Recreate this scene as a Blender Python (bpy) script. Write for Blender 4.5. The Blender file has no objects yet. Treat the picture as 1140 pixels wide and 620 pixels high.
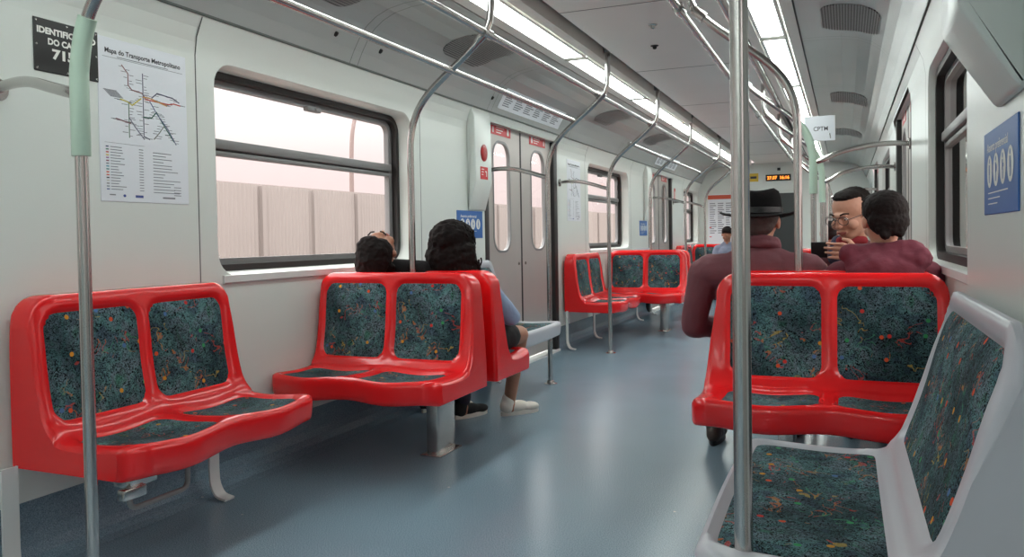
import bpy, bmesh, math, random
import numpy as np
from mathutils import Vector, Matrix, noise
random.seed(7)
PI = math.pi
SC = bpy.context.scene
COL = SC.collection

# ------------------------------------------------------------------ materials
def s2l(c):
    return tuple((x/12.92 if x <= .04045 else ((x+.055)/1.055)**2.4) for x in c)
def rgb(r, g, b):
    return s2l((r/255., g/255., b/255.)) + (1.,)
MATS = {}
def mat(name, col, rough=.5, metal=0., spec=.5, coat=0., bump=None, mottle=None, emit=None):
    if name in MATS: return MATS[name]
    m = bpy.data.materials.new(name); m.use_nodes = True
    nt = m.node_tree; b = nt.nodes['Principled BSDF']
    b.inputs['Base Color'].default_value = col
    b.inputs['Roughness'].default_value = rough
    b.inputs['Metallic'].default_value = metal
    b.inputs['Specular IOR Level'].default_value = spec
    b.inputs['Coat Weight'].default_value = coat
    if coat: b.inputs['Coat Roughness'].default_value = .08
    if emit:
        b.inputs['Emission Color'].default_value = emit[0]; b.inputs['Emission Strength'].default_value = emit[1]
    tc = nt.nodes.new('ShaderNodeTexCoord')
    if mottle:
        sc_, amt = mottle
        n = nt.nodes.new('ShaderNodeTexNoise'); n.inputs['Scale'].default_value = sc_; n.inputs['Detail'].default_value = 4
        nt.links.new(tc.outputs['Object'], n.inputs['Vector'])
        mx = nt.nodes.new('ShaderNodeMix'); mx.data_type = 'RGBA'
        mx.inputs[6].default_value = tuple(c*(1-amt) for c in col[:3])+(1,)
        mx.inputs[7].default_value = tuple(min(1, c*(1+amt)) for c in col[:3])+(1,)
        nt.links.new(n.outputs['Fac'], mx.inputs[0]); nt.links.new(mx.outputs[2], b.inputs['Base Color'])
    if bump:
        sc_, st = bump
        n = nt.nodes.new('ShaderNodeTexNoise'); n.inputs['Scale'].default_value = sc_; n.inputs['Detail'].default_value = 3
        nt.links.new(tc.outputs['Object'], n.inputs['Vector'])
        bp = nt.nodes.new('ShaderNodeBump'); bp.inputs['Strength'].default_value = st; bp.inputs['Distance'].default_value = .01
        nt.links.new(n.outputs['Fac'], bp.inputs['Height']); nt.links.new(bp.outputs['Normal'], b.inputs['Normal'])
    MATS[name] = m
    return m

M_WALL = mat('wall_panel', rgb(218, 223, 218), .28, spec=.5, mottle=(1.5, .03))
M_COVE = mat('cove_panel', rgb(168, 172, 170), .24, spec=.55, mottle=(2.0, .04), bump=(5, .06))
M_CEIL = mat('ceiling_panel', rgb(226, 225, 221), .4, mottle=(2.5, .04))
M_DARK = mat('dark_gap', rgb(26, 26, 27), .6)
M_GASK = mat('black_rubber', rgb(30, 25, 24), .5, mottle=(20, .1))
M_FRAME = mat('window_frame_grey', rgb(128, 128, 128), .4, mottle=(8, .05))
M_SEAM = mat('seam', rgb(86, 92, 88), .7)
M_RED = mat('red_fibreglass', rgb(232, 26, 30), .24, spec=.5, coat=.25, mottle=(3, .06))
M_GREY = mat('grey_fibreglass', rgb(186, 187, 194), .3, spec=.5, mottle=(3, .04))
M_STEEL = mat('brushed_steel', rgb(194, 191, 188), .24, 1., mottle=(12, .05))
M_DOOR = mat('door_steel', rgb(190, 184, 180), .45, .55, mottle=(3, .06))
M_MINT = mat('mint_sleeve', rgb(190, 214, 196), .45, mottle=(6, .03))
M_WHITEP = mat('white_paint', rgb(214, 216, 214), .4, mottle=(5, .03))
M_PAPER = mat('poster_paper', rgb(226, 230, 236), .45, mottle=(3, .01))
M_BLACK = mat('black_plate', rgb(20, 21, 22), .4)
M_INK = mat('ink', rgb(52, 54, 60), .6)
M_INKL = mat('ink_light', rgb(128, 132, 140), .6)
M_LET = mat('white_lettering', rgb(232, 232, 226), .5)
M_BLUE = mat('blue_sign', rgb(32, 98, 172), .4, mottle=(6, .03))
M_STK = mat('red_sticker', rgb(205, 38, 44), .4)
M_BTN = mat('red_button', rgb(168, 30, 34), .3)
M_YEL = mat('yellow_sign', rgb(214, 176, 30), .4)
M_ORH = mat('orange_header', rgb(206, 88, 60), .5)
M_SKIN = mat('skin', rgb(196, 146, 122), .5, mottle=(18, .06))
M_SKIN2 = mat('skin_tan', rgb(170, 118, 92), .5, mottle=(18, .06))
M_HAIR = mat('dark_hair', rgb(26, 20, 19), .75, spec=.18, bump=(70, .25), mottle=(30, .3))
M_LIP = mat('lips', rgb(160, 92, 84), .5)
M_MAROON = mat('maroon_cloth', rgb(112, 66, 73), .75, bump=(25, .35), mottle=(12, .15))
M_HOOD = mat('burgundy_fleece', rgb(108, 46, 60), .85, bump=(30, .4), mottle=(10, .15))
M_DENIM = mat('pale_denim', rgb(150, 172, 200), .8, bump=(40, .3), mottle=(10, .12))
M_BLKCL = mat('black_cloth', rgb(24, 23, 25), .85, bump=(30, .3))
M_NAVY = mat('navy_trousers', rgb(36, 38, 52), .85, bump=(30, .3))
M_HAT = mat('black_felt', rgb(20, 19, 20), .9, spec=.15, bump=(50, .2), mottle=(12, .15))
M_SHOE = mat('white_trainer', rgb(222, 216, 206), .6, mottle=(20, .04))
M_BROWN = mat('brown_leather', rgb(60, 46, 40), .5, mottle=(15, .15))
M_BLSH = mat('grey_blue_shirt', rgb(120, 126, 146), .8, mottle=(10, .1))
M_GLS = mat('spectacle_frame', rgb(40, 38, 40), .35)
M_BARR = mat('barrier_concrete', rgb(146, 138, 134), .85, mottle=(.8, .06))
M_BARP = mat('barrier_post', rgb(141, 133, 129), .85, mottle=(2, .06))
M_GRND = mat('ballast', rgb(150, 138, 128), .95, mottle=(6, .25), bump=(20, .6))
M_LAMP = mat('lamp_post_paint', rgb(128, 112, 108), .7)
M_DSTEEL = mat('gangway_dark', rgb(58, 62, 62), .3, mottle=(2, .3))

def floor_mat():
    m = mat('vinyl_floor', rgb(112, 136, 150), .26, spec=.5)
    nt = m.node_tree; b = nt.nodes['Principled BSDF']
    tc = nt.nodes.new('ShaderNodeTexCoord')
    n1 = nt.nodes.new('ShaderNodeTexNoise'); n1.inputs['Scale'].default_value = 260; n1.inputs['Detail'].default_value = 2
    n2 = nt.nodes.new('ShaderNodeTexNoise'); n2.inputs['Scale'].default_value = 1.6; n2.inputs['Detail'].default_value = 5
    r1 = nt.nodes.new('ShaderNodeValToRGB')
    r1.color_ramp.elements[0].position = .33; r1.color_ramp.elements[0].color = rgb(98, 122, 138)
    r1.color_ramp.elements[1].position = .68; r1.color_ramp.elements[1].color = rgb(146, 170, 184)
    mx = nt.nodes.new('ShaderNodeMix'); mx.data_type = 'RGBA'; mx.blend_type = 'MULTIPLY'; mx.inputs[0].default_value = .22
    r2 = nt.nodes.new('ShaderNodeValToRGB')
    r2.color_ramp.elements[0].position = .3; r2.color_ramp.elements[0].color = (.62, .62, .62, 1)
    r2.color_ramp.elements[1].position = .7; r2.color_ramp.elements[1].color = (1, 1, 1, 1)
    v = nt.nodes.new('ShaderNodeTexVoronoi'); v.inputs['Scale'].default_value = 3.2
    st = nt.nodes.new('ShaderNodeMath'); st.operation = 'LESS_THAN'; st.inputs[1].default_value = .018
    mx2 = nt.nodes.new('ShaderNodeMix'); mx2.data_type = 'RGBA'; mx2.inputs[7].default_value = rgb(176, 184, 184)
    for q in (n1, n2, v): nt.links.new(tc.outputs['Object'], q.inputs['Vector'])
    nt.links.new(n1.outputs['Fac'], r1.inputs[0]); nt.links.new(n2.outputs['Fac'], r2.inputs[0])
    nt.links.new(r1.outputs[0], mx.inputs[6]); nt.links.new(r2.outputs[0], mx.inputs[7])
    nt.links.new(v.outputs['Distance'], st.inputs[0]); nt.links.new(st.outputs[0], mx2.inputs[0])
    nt.links.new(mx.outputs[2], mx2.inputs[6]); nt.links.new(mx2.outputs[2], b.inputs['Base Color'])
    n3 = nt.nodes.new('ShaderNodeMapRange'); n3.inputs[3].default_value = .20; n3.inputs[4].default_value = .26
    nt.links.new(n2.outputs['Fac'], n3.inputs[0]); nt.links.new(n3.outputs[0], b.inputs['Roughness'])
    return m
M_FLOOR = floor_mat()

def fabric_mat():
    m = mat('moquette', (0.02, .03, .03, 1), .9, spec=.2)
    nt = m.node_tree; b = nt.nodes['Principled BSDF']; N = nt.nodes.new; L = nt.links.new
    uv = N('ShaderNodeUVMap'); uv.uv_map = 'UVMap'
    def noi(scale, det=2, dist=0., off=0.):
        mp = N('ShaderNodeMapping'); mp.inputs['Location'].default_value = (off, off*1.7, off*.6)
        L(uv.outputs[0], mp.inputs[0])
        n = N('ShaderNodeTexNoise'); n.inputs['Scale'].default_value = scale; n.inputs['Detail'].default_value = det
        n.inputs['Distortion'].default_value = dist; L(mp.outputs[0], n.inputs['Vector']); return n.outputs['Fac']
    def ramp(fac, stops, interp='LINEAR'):
        r = N('ShaderNodeValToRGB'); r.color_ramp.interpolation = interp
        e = r.color_ramp.elements
        e[0].position, e[0].color = stops[0]; e[1].position, e[1].color = stops[-1]
        for p, c in stops[1:-1]:
            k = e.new(p); k.color = c
        L(fac, r.inputs[0]); return r.outputs[0]
    def math_(op, a, bb):
        q = N('ShaderNodeMath'); q.operation = op
        for i, x in enumerate((a, bb)):
            if isinstance(x, (int, float)): q.inputs[i].default_value = x
            else: L(x, q.inputs[i])
        return q.outputs[0]
    def mix(f, a, bb):
        q = N('ShaderNodeMix'); q.data_type = 'RGBA'; L(f, q.inputs[0]); L(a, q.inputs[6]); L(bb, q.inputs[7]); return q.outputs[2]
    # curly thread pattern on near black
    th = noi(75, 2, 2.2)
    tint = ramp(noi(13, 3, .6, 3.1), [(.35, rgb(84, 106, 122)), (.47, rgb(98, 142, 142)), (.58, rgb(120, 138, 150)), (.7, rgb(80, 134, 118))])
    base = ramp(noi(9, 3, 0., 7.7), [(.35, rgb(9, 12, 14)), (.65, rgb(18, 27, 30))])
    thm = ramp(th, [(.40, (0, 0, 0, 1)), (.47, (1, 1, 1, 1)), (.53, (1, 1, 1, 1)), (.62, (0, 0, 0, 1))])
    shade = ramp(noi(5.5, 4, .4, 41.), [(.36, (.30, .34, .36, 1)), (.62, (1, 1, 1, 1))])
    tm = N('ShaderNodeMix'); tm.data_type = 'RGBA'; tm.blend_type = 'MULTIPLY'; tm.inputs[0].default_value = 1.
    L(tint, tm.inputs[6]); L(shade, tm.inputs[7])
    col = mix(thm, base, tm.outputs[2])
    # coloured squiggles
    for off, cols in ((11.3, [(.42, rgb(190, 60, 44)), (.5, rgb(206, 130, 50)), (.58, rgb(200, 74, 70))]),
                      (23.9, [(.42, rgb(190, 160, 70)), (.5, rgb(204, 110, 54)), (.58, rgb(70, 150, 110))])):
        s = math_('ABSOLUTE', math_('SUBTRACT', noi(17, 1, 1.2, off), .5), 0)
        line = math_('LESS_THAN', s, .018)
        msk = math_('GREATER_THAN', noi(10, 1, 0, off+5), .60)
        f = math_('MULTIPLY', math_('MULTIPLY', line, msk), .55)
        col = mix(f, col, ramp(noi(8, 0, 0, off+9), cols))
    # small dots
    v = N('ShaderNodeTexVoronoi'); v.voronoi_dimensions = '2D'; v.inputs['Scale'].default_value = 11.5
    L(uv.outputs[0], v.inputs['Vector'])
    dm = math_('LESS_THAN', v.outputs['Distance'], .085)
    sep = N('ShaderNodeSeparateColor'); L(v.outputs['Color'], sep.inputs[0])
    keep = math_('GREATER_THAN', sep.outputs[1], .45)
    dc = ramp(sep.outputs[0], [(0., rgb(212, 84, 50)), (.3, rgb(206, 140, 48)), (.5, rgb(60, 150, 92)), (.68, rgb(80, 112, 160)), (.85, rgb(200, 60, 54))], 'CONSTANT')
    col = mix(math_('MULTIPLY', dm, keep), col, dc)
    L(col, b.inputs['Base Color'])
    bp = N('ShaderNodeBump'); bp.inputs['Strength'].default_value = .35; bp.inputs['Distance'].default_value = .003
    L(th, bp.inputs['Height']); L(bp.outputs['Normal'], b.inputs['Normal'])
    return m
M_FAB = fabric_mat()

def glass_mat():
    m = bpy.data.materials.new('window_glass'); m.use_nodes = True
    nt = m.node_tree; nt.nodes.clear(); N = nt.nodes.new
    o = N('ShaderNodeOutputMaterial'); t = N('ShaderNodeBsdfTransparent'); t.inputs[0].default_value = (.97, .95, .94, 1)
    g = N('ShaderNodeBsdfGlossy'); g.inputs['Roughness'].default_value = .03
    lw = N('ShaderNodeFresnel'); lw.inputs['IOR'].default_value = 1.16
    mx = N('ShaderNodeMixShader')
    nt.links.new(lw.outputs[0], mx.inputs[0]); nt.links.new(t.outputs[0], mx.inputs[1]); nt.links.new(g.outputs[0], mx.inputs[2])
    nt.links.new(mx.outputs[0], o.inputs[0])
    return m
M_GLASS = glass_mat()
LIGHT_STRENGTH = 10.5
M_LIGHT = mat('light_diffuser', rgb(235, 245, 240), .5, emit=((.92, 1., .965, 1), LIGHT_STRENGTH))
M_OFF = mat('unlit_diffuser', rgb(214, 220, 216), .4)
M_LED = mat('led_text', rgb(255, 120, 20), .5, emit=((1., .28, .03, 1), 2.2))

def grille_mat():
    m = mat('perforated_grille', rgb(120, 120, 118), .5)
    nt = m.node_tree; b = nt.nodes['Principled BSDF']; N = nt.nodes.new
    uv = N('ShaderNodeUVMap'); uv.uv_map = 'UVMap'
    v = N('ShaderNodeTexVoronoi'); v.voronoi_dimensions = '2D'; v.inputs['Scale'].default_value = 70; v.inputs['Randomness'].default_value = 0
    r = N('ShaderNodeValToRGB'); r.color_ramp.elements[0].position = .36; r.color_ramp.elements[0].color = rgb(30, 30, 30)
    r.color_ramp.elements[1].position = .44; r.color_ramp.elements[1].color = rgb(150, 150, 148)
    nt.links.new(uv.outputs[0], v.inputs['Vector']); nt.links.new(v.outputs['Distance'], r.inputs[0]); nt.links.new(r.outputs[0], b.inputs['Base Color'])
    return m
M_GRILLE = grille_mat()
def barrier_mat():
    m = M_BARR; return m

# ------------------------------------------------------------------ geometry helpers
class MB:
    def __init__(s): s.v = []; s.f = []; s.uv = {}
    def add(s, verts, faces):
        n = len(s.v); s.v += [tuple(p) for p in verts]; s.f += [tuple(i+n for i in f) for f in faces]
        return n
    def quad(s, a, b, c, d): s.add([a, b, c, d], [(0, 1, 2, 3)])
    def box(s, x0, x1, y0, y1, z0, z1):
        s.add([(x0, y0, z0), (x1, y0, z0), (x1, y1, z0), (x0, y1, z0), (x0, y0, z1), (x1, y0, z1), (x1, y1, z1), (x0, y1, z1)],
              [(0, 3, 2, 1), (4, 5, 6, 7), (0, 1, 5, 4), (1, 2, 6, 5), (2, 3, 7, 6), (3, 0, 4, 7)])
    def bbox(s, x0, x1, y0, y1, z0, z1, r=.008, seg=2):
        bm = bmesh.new(); bmesh.ops.create_cube(bm, size=1)
        for v in bm.verts:
            v.co = Vector(((x0+x1)/2+v.co.x*(x1-x0), (y0+y1)/2+v.co.y*(y1-y0), (z0+z1)/2+v.co.z*(z1-z0)))
        bmesh.ops.bevel(bm, geom=bm.edges[:]+bm.verts[:], offset=r, segments=seg, profile=.5, affect='EDGES')
        bm.verts.index_update(); s.add([v.co[:] for v in bm.verts], [[v.index for v in f.verts] for f in bm.faces]); bm.free()
    def tube(s, pts, r, seg=12, cap=True, radii=None):
        pts = [Vector(p) for p in pts]; n = len(pts)
        t = [(pts[min(i+1, n-1)]-pts[max(i-1, 0)]).normalized() for i in range(n)]
        up = Vector((0, 0, 1)) if abs(t[0].z) < .9 else Vector((1, 0, 0))
        a = t[0].cross(up).normalized(); vs = []
        for i in range(n):
            a = (a - t[i]*a.dot(t[i])).normalized(); b = t[i].cross(a)
            rr = radii[i] if radii else r
            for k in range(seg):
                an = 2*PI*k/seg; vs.append(pts[i]+(a*math.cos(an)+b*math.sin(an))*rr)
        fs = [(i*seg+k, i*seg+(k+1) % seg, (i+1)*seg+(k+1) % seg, (i+1)*seg+k) for i in range(n-1) for k in range(seg)]
        if cap: fs += [tuple(range(seg-1, -1, -1)), tuple((n-1)*seg+k for k in range(seg))]
        s.add(vs, fs)
    def lathe(s, prof, seg=24, c=(0, 0, 0), sx=1., sy=1.):
        n = len(prof); vs = []
        for (r, z) in prof:
            for k in range(seg):
                a = 2*PI*k/seg; vs.append((c[0]+r*sx*math.cos(a), c[1]+r*sy*math.sin(a), c[2]+z))
        fs = [(i*seg+k, i*seg+(k+1) % seg, (i+1)*seg+(k+1) % seg, (i+1)*seg+k) for i in range(n-1) for k in range(seg)]
        fs += [tuple(range(seg-1, -1, -1)), tuple((n-1)*seg+k for k in range(seg))]
        s.add(vs, fs)
    def prism(s, poly, axis, a0, a1):
        n = len(poly)
        def P(p, a):
            return (a, p[0], p[1]) if axis == 0 else ((p[0], a, p[1]) if axis == 1 else (p[0], p[1], a))
        s.add([P(p, a0) for p in poly]+[P(p, a1) for p in poly],
              [tuple(range(n-1, -1, -1)), tuple(range(n, 2*n))]+[(i, (i+1) % n, n+(i+1) % n, n+i) for i in range(n)])
    def mesh(s, name, m, smooth=True, angle=40, recalc=True):
        me = bpy.data.meshes.new(name); me.from_pydata(s.v, [], s.f)
        if recalc:
            bm = bmesh.new(); bm.from_mesh(me); bmesh.ops.recalc_face_normals(bm, faces=bm.faces); bm.to_mesh(me); bm.free()
        me.materials.append(m)
        if smooth:
            me.polygons.foreach_set('use_smooth', [True]*len(me.polygons)); me.set_sharp_from_angle(angle=math.radians(angle))
        me.update(); return me
    def obj(s, name, m, parent=None, **k):
        return link(name, s.mesh(name, m, **k), parent)

def link(name, data, parent=None):
    o = bpy.data.objects.new(name, data); COL.objects.link(o)
    if parent is not None: o.parent = parent
    return o
def tag(o, label=None, cat=None, group=None, kind=None):
    if label: o['label'] = label
    if cat: o['category'] = cat
    if group: o['group'] = group
    if kind: o['kind'] = kind
    return o
def empty(name, loc=(0, 0, 0), rz=0., label=None, cat=None, group=None):
    o = link(name, None); o.location = loc; o.rotation_euler = (0, 0, rz); o.empty_display_size = .1
    return tag(o, label, cat, group)
def basis(name, o, ux, uy, label=None, cat=None, group=None):
    """an Empty whose local x, y, z are ux, uy and their normal"""
    ux = Vector(ux).normalized(); uy = Vector(uy).normalized(); uz = ux.cross(uy)
    e = link(name, None); e.empty_display_size = .1
    m = Matrix.Identity(4)
    for i in range(3): m[i][0], m[i][1], m[i][2], m[i][3] = ux[i], uy[i], uz[i], o[i]
    e.matrix_basis = m
    return tag(e, label, cat, group)
def dup(src, loc=None, rz=None, label=None, group=None, cat=None):
    def rec(o, par):
        c = o.copy(); COL.objects.link(c); c.parent = par
        for ch in list(o.children): rec(ch, c)
        return c
    r = rec(src, None)
    if loc is not None: r.location = loc
    if rz is not None: r.rotation_euler = (0, 0, rz)
    tag(r, label, cat, group)
    return r
def struct(name, mb, m, parent=None, **k):
    o = mb.obj(name, m, parent, **k); o['kind'] = 'structure'; return o

def spline(pts, n=6):
    pts = [Vector(p) for p in pts]; out = []
    P = [pts[0]*2-pts[1]]+pts+[pts[-1]*2-pts[-2]]
    for i in range(1, len(P)-2):
        for k in range(n):
            t = k/n; a, b, c, d = P[i-1], P[i], P[i+1], P[i+2]
            out.append(.5*((2*b)+(c-a)*t+(2*a-5*b+4*c-d)*t*t+(3*b-a-3*c+d)*t**3))
    out.append(pts[-1]); return out
def fillet(pts, r, n=6):
    pts = [Vector(p) for p in pts]; out = [pts[0]]
    for i in range(1, len(pts)-1):
        a, b, c = pts[i-1], pts[i], pts[i+1]
        u = (a-b).normalized(); w = (c-b).normalized()
        d = min(r, (a-b).length*.49, (c-b).length*.49)
        p, q = b+u*d, b+w*d
        for k in range(n+1):
            t = k/n; out.append((1-t)**2*p+2*t*(1-t)*b+t*t*q)
    out.append(pts[-1]); return out
def text_mesh(body, size, align='LEFT', bold=0.):
    cu = bpy.data.curves.new('txt', 'FONT'); cu.body = body; cu.size = size; cu.align_x = align; cu.offset = bold
    cu.resolution_u = 3
    o = bpy.data.objects.new('txt', cu); COL.objects.link(o)
    dg = bpy.context.evaluated_depsgraph_get(); me = bpy.data.meshes.new_from_object(o.evaluated_get(dg))
    vs = [v.co[:] for v in me.vertices]; fs = [tuple(p.vertices) for p in me.polygons]
    bpy.data.objects.remove(o); bpy.data.curves.remove(cu); bpy.data.meshes.remove(me)
    return vs, fs
def add_text(mb, body, x, y, z, size, align='LEFT', width=None, bold=0.):
    vs, fs = text_mesh(body, size, align, bold)
    if width:
        w = max(v[0] for v in vs)-min(v[0] for v in vs); k = width/w
        vs = [(v[0]*k, v[1], v[2]) for v in vs]
    mb.add([(v[0]+x, v[1]+y, z) for v in vs], fs)
def add_rect(mb, x0, x1, y0, y1, z): mb.quad((x0, y0, z), (x1, y0, z), (x1, y1, z), (x0, y1, z))
def add_ell(mb, cx, cy, rx, ry, z, n=20):
    mb.add([(cx+rx*math.cos(2*PI*k/n), cy+ry*math.sin(2*PI*k/n), z) for k in range(n)], [tuple(range(n))])
def add_line(mb, pts, w, z):
    for a, b in zip(pts[:-1], pts[1:]):
        d = Vector((b[0]-a[0], b[1]-a[1], 0)); 
        if d.length < 1e-6: continue
        d.normalize(); nrm = Vector((-d.y, d.x, 0))*w/2; e = d*w*.4
        p, q = Vector((a[0], a[1], z))-e, Vector((b[0], b[1], z))+e
        mb.quad(p-nrm, q-nrm, q+nrm, p+nrm)
def rrect(cx, cy, hx, hy, r, n=6):
    out = []
    for (sx, sy, a0) in ((1, -1, -PI/2), (1, 1, 0), (-1, 1, PI/2), (-1, -1, PI)):
        for k in range(n+1):
            a = a0+PI/2*k/n
            out.append((cx+sx*(hx-r)+r*math.cos(a), cy+sy*(hy-r)+r*math.sin(a)))
    return out

# ------------------------------------------------------------------ the car: plan
P = 5.10                    # bay pitch
Y_BACK, Y_END = -6.2, 14.2
WX = 1.35                   # inner face of the wall panels
DOORS = [-4.23, .45, 5.97, 11.07]
WINS = [(-2.53, -.93), (2.57, 4.17), (7.67, 9.27), (12.75, 14.05)]
DX, DHW, DTOP = 1.385, .78, 1.83
PROF = [(1.35, .21), (1.35, 1.0), (1.35, 1.60), (1.35, 1.735), (1.345, 1.785), (1.33, 1.84), (1.305, 1.885)]
COVE = [(1.300, 1.892), (1.27, 1.955), (1.235, 2.015), (1.195, 2.065), (1.14, 2.105), (1.07, 2.135), (.98, 2.152), (.88, 2.158), (.765, 2.160)]
ZL = 2.158

PROUD = .05
def wall_x(z):
    for (x0, z0), (x1, z1) in zip(PROF[:-1], PROF[1:]):
        if z <= z1: return x0+(x1-x0)*max(0, (z-z0))/(z1-z0)
    return PROF[-1][0]
def side_wall(name, s):
    mb = MB()
    zs = [p[1] for p in PROF]
    def strip(y0, y1, zlo=.21, off=0.):
        zz = [zlo]+[z for z in zs if z > zlo+1e-4]
        for a, b in zip(zz[:-1], zz[1:]):
            mb.quad((s*(wall_x(a)-off), y0, a), (s*(wall_x(a)-off), y1, a), (s*(wall_x(b)-off), y1, b), (s*(wall_x(b)-off), y0, b))
            if off:
                mb.quad((s*(wall_x(a)-off), y1, a), (s*wall_x(a), y1+.012, a), (s*wall_x(b), y1+.012, b), (s*(wall_x(b)-off), y1, b))
    def win_panel(y0, y1, w):
        cy = (w[0]+w[1])/2; hy = (w[1]-w[0])/2; cz, hz = 1.30, .435
        hole = rrect(cy, cz, hy, hz, .10, 6)
        zlo, zhi = .21, PROF[-1][1]
        n = len(hole); outer = []
        for (y, z) in hole:                # matching point on the rim of the panel
            dy, dz = y-cy, z-cz
            ky = ((y1-cy) if dy > 0 else (y0-cy))/dy if abs(dy) > 1e-6 else 1e9
            kz = ((zhi-cz) if dz > 0 else (zlo-cz))/dz if abs(dz) > 1e-6 else 1e9
            k = min(ky, kz); outer.append((cy+dy*k, cz+dz*k))
        for cyy, czz in ((y0, zlo), (y0, zhi), (y1, zlo), (y1, zhi)):   # snap the nearest rim point to each corner
            i = min(range(n), key=lambda q: (outer[q][0]-cyy)**2+(outer[q][1]-czz)**2); outer[i] = (cyy, czz)
        R = 6; rings = []
        for j in range(R+1):
            t = j/R; rings.append([(h[0]*(1-t)+o[0]*t, h[1]*(1-t)+o[1]*t) for h, o in zip(hole, outer)])
        base = []
        for rg in rings: base.append([(s*wall_x(z), y, z) for y, z in rg])
        rev = [[(s*(wall_x(z)+.012), cy+(y-cy)*.992, cz+(z-cz)*.985) for y, z in hole],
               [(s*(1.462 if s < 0 else 1.412), cy+(y-cy)*.985, cz+(z-cz)*.955) for y, z in hole]]
        allr = [rev[1], rev[0]]+base
        vs = [p for r in allr for p in r]
        fs = [(j*n+i, j*n+(i+1) % n, (j+1)*n+(i+1) % n, (j+1)*n+i) for j in range(len(allr)-1) for i in range(n)]
        mb.add(vs, fs)
    edges = []
    y = Y_BACK
    for i, d in enumerate(DOORS):
        strip(y, d-DHW)
        # over-door header and the returns
        strip(d-DHW, d+DHW, DTOP)
        mb.quad((s*WX, d-DHW, DTOP), (s*WX, d+DHW, DTOP), (s*1.45, d+DHW, DTOP), (s*1.45, d-DHW, DTOP))
        w = WINS[i]; pa = w[0]-.10; pb = min(w[1]+.10, Y_END)
        strip(d+DHW, pa, off=PROUD if (s > 0 and i == 1) else 0.); win_panel(pa, pb, w); y = pb
        edges += [pa, pb]
    if y < Y_END-1e-3: strip(y, Y_END)
    # bottom return under the panels
    segs = [(Y_BACK, DOORS[0]-DHW)]+[(DOORS[i]+DHW, (DOORS[i+1]-DHW) if i < 3 else Y_END) for i in range(4)]
    for a, b in segs: mb.quad((s*WX, a, .21), (s*WX, b, .21), (s*1.40, b, .21), (s*1.40, a, .21))
    o = struct(name, mb, M_WALL)
    sm = MB()
    for e in edges:
        if e > Y_END-.05: continue
        pts = [(s*(wall_x(z)-.0005), e, z) for z in np.linspace(.23, 1.88, 24)]
        for p, q in zip(pts[:-1], pts[1:]):
            sm.quad((p[0], e-.003, p[2]), (p[0], e+.003, p[2]), (q[0], e+.003, q[2]), (q[0], e-.003, q[2]))
    so = sm.obj('panel_seam', M_SEAM, o)
    # skirting of turned-up floor vinyl
    bb = MB()
    prof = [(1.395, .215), (1.395, .09), (1.388, .055), (1.37, .025), (1.34, .008), (1.30, .0015)]
    for a, b in segs:
        for (x0, z0), (x1, z1) in zip(prof[:-1], prof[1:]):
            bb.quad((s*x0, a, z0), (s*x0, b, z0), (s*x1, b, z1), (s*x1, a, z1))
    struct('baseboard_'+name.split('_')[1], bb, M_FLOOR)
    return o
WALL_L = side_wall('wall_left', -1)
WALL_R = side_wall('wall_right', 1)

mb = MB(); mb.box(-1.5, 1.5, Y_BACK, Y_END+.3, -.08, 0); struct('floor', mb, M_FLOOR)

# ceiling: raised centre, slots, light trays
mb = MB()
mb.box(-.40, .40, Y_BACK, Y_END, 2.19, 2.21)
for s in (-1, 1):
    mb.quad((s*.40, Y_BACK, 2.19), (s*.40, Y_END, 2.19), (s*.40, Y_END, 2.26), (s*.40, Y_BACK, 2.26))
    xs = [(.47, 2.26), (.47, 2.164), (.49, ZL), (.525, ZL), (.53, ZL+.014), (.69, ZL+.014), (.695, ZL), (.755, ZL)]
    for (x0, z0), (x1, z1) in zip(xs[:-1], xs[1:]):
        mb.quad((s*x0, Y_BACK, z0), (s*x0, Y_END, z0), (s*x1, Y_END, z1), (s*x1, Y_BACK, z1))
CEIL = struct('ceiling', mb, M_CEIL, angle=25)
mb = MB()
for s in (-1, 1):
    mb.box(*sorted((s*.38, s*.49)), Y_BACK, Y_END, 2.255, 2.262)
    mb.box(*sorted((s*.755, s*.766)), Y_BACK, Y_END, 2.163, 2.17)
mb.obj('slot_lining', M_DARK, CEIL)
mb = MB()
for y in np.arange(-6.1, Y_END, 1.70):
    mb.box(-.40, .40, y-.002, y+.002, 2.1885, 2.192)
mb.obj('panel_seam', M_SEAM, CEIL)
for i, s in enumerate((-1, 1)):
    mb = MB(); n = len(COVE)
    for (x0, z0), (x1, z1) in zip(COVE[:-1], COVE[1:]):
        mb.quad((s*x0, Y_BACK, z0), (s*x0, Y_END, z0), (s*x1, Y_END, z1), (s*x1, Y_BACK, z1))
    o = struct('trim_%d' % (i+1), mb, M_COVE)
    o['label'] = 'glossy curved grey cove panel above the %s wall' % ('left' if s < 0 else 'right')
    sm = MB()                                                # dark shadow gap under the cove and paired joint lines
    sm.box(*sorted((s*1.298, s*1.33)), Y_BACK, Y_END, 1.884, 1.893)
    for k in range(-5, 8):
        yj = 3.37+P/3*k+.11 if k % 3 else 3.37+P/3*k+.13
        if yj > Y_END-.1: break
        for dy in (-.035, .035):
            for (x0, z0), (x1, z1) in zip(COVE[:-1], COVE[1:]):
                e = .0012
                sm.quad((s*(x0-e), yj+dy-.002, z0-e), (s*(x0-e), yj+dy+.002, z0-e), (s*(x1-e), yj+dy+.002, z1-e), (s*(x1-e), yj+dy-.002, z1-e))
    sm.obj('cove_seam', M_SEAM, o)
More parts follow.
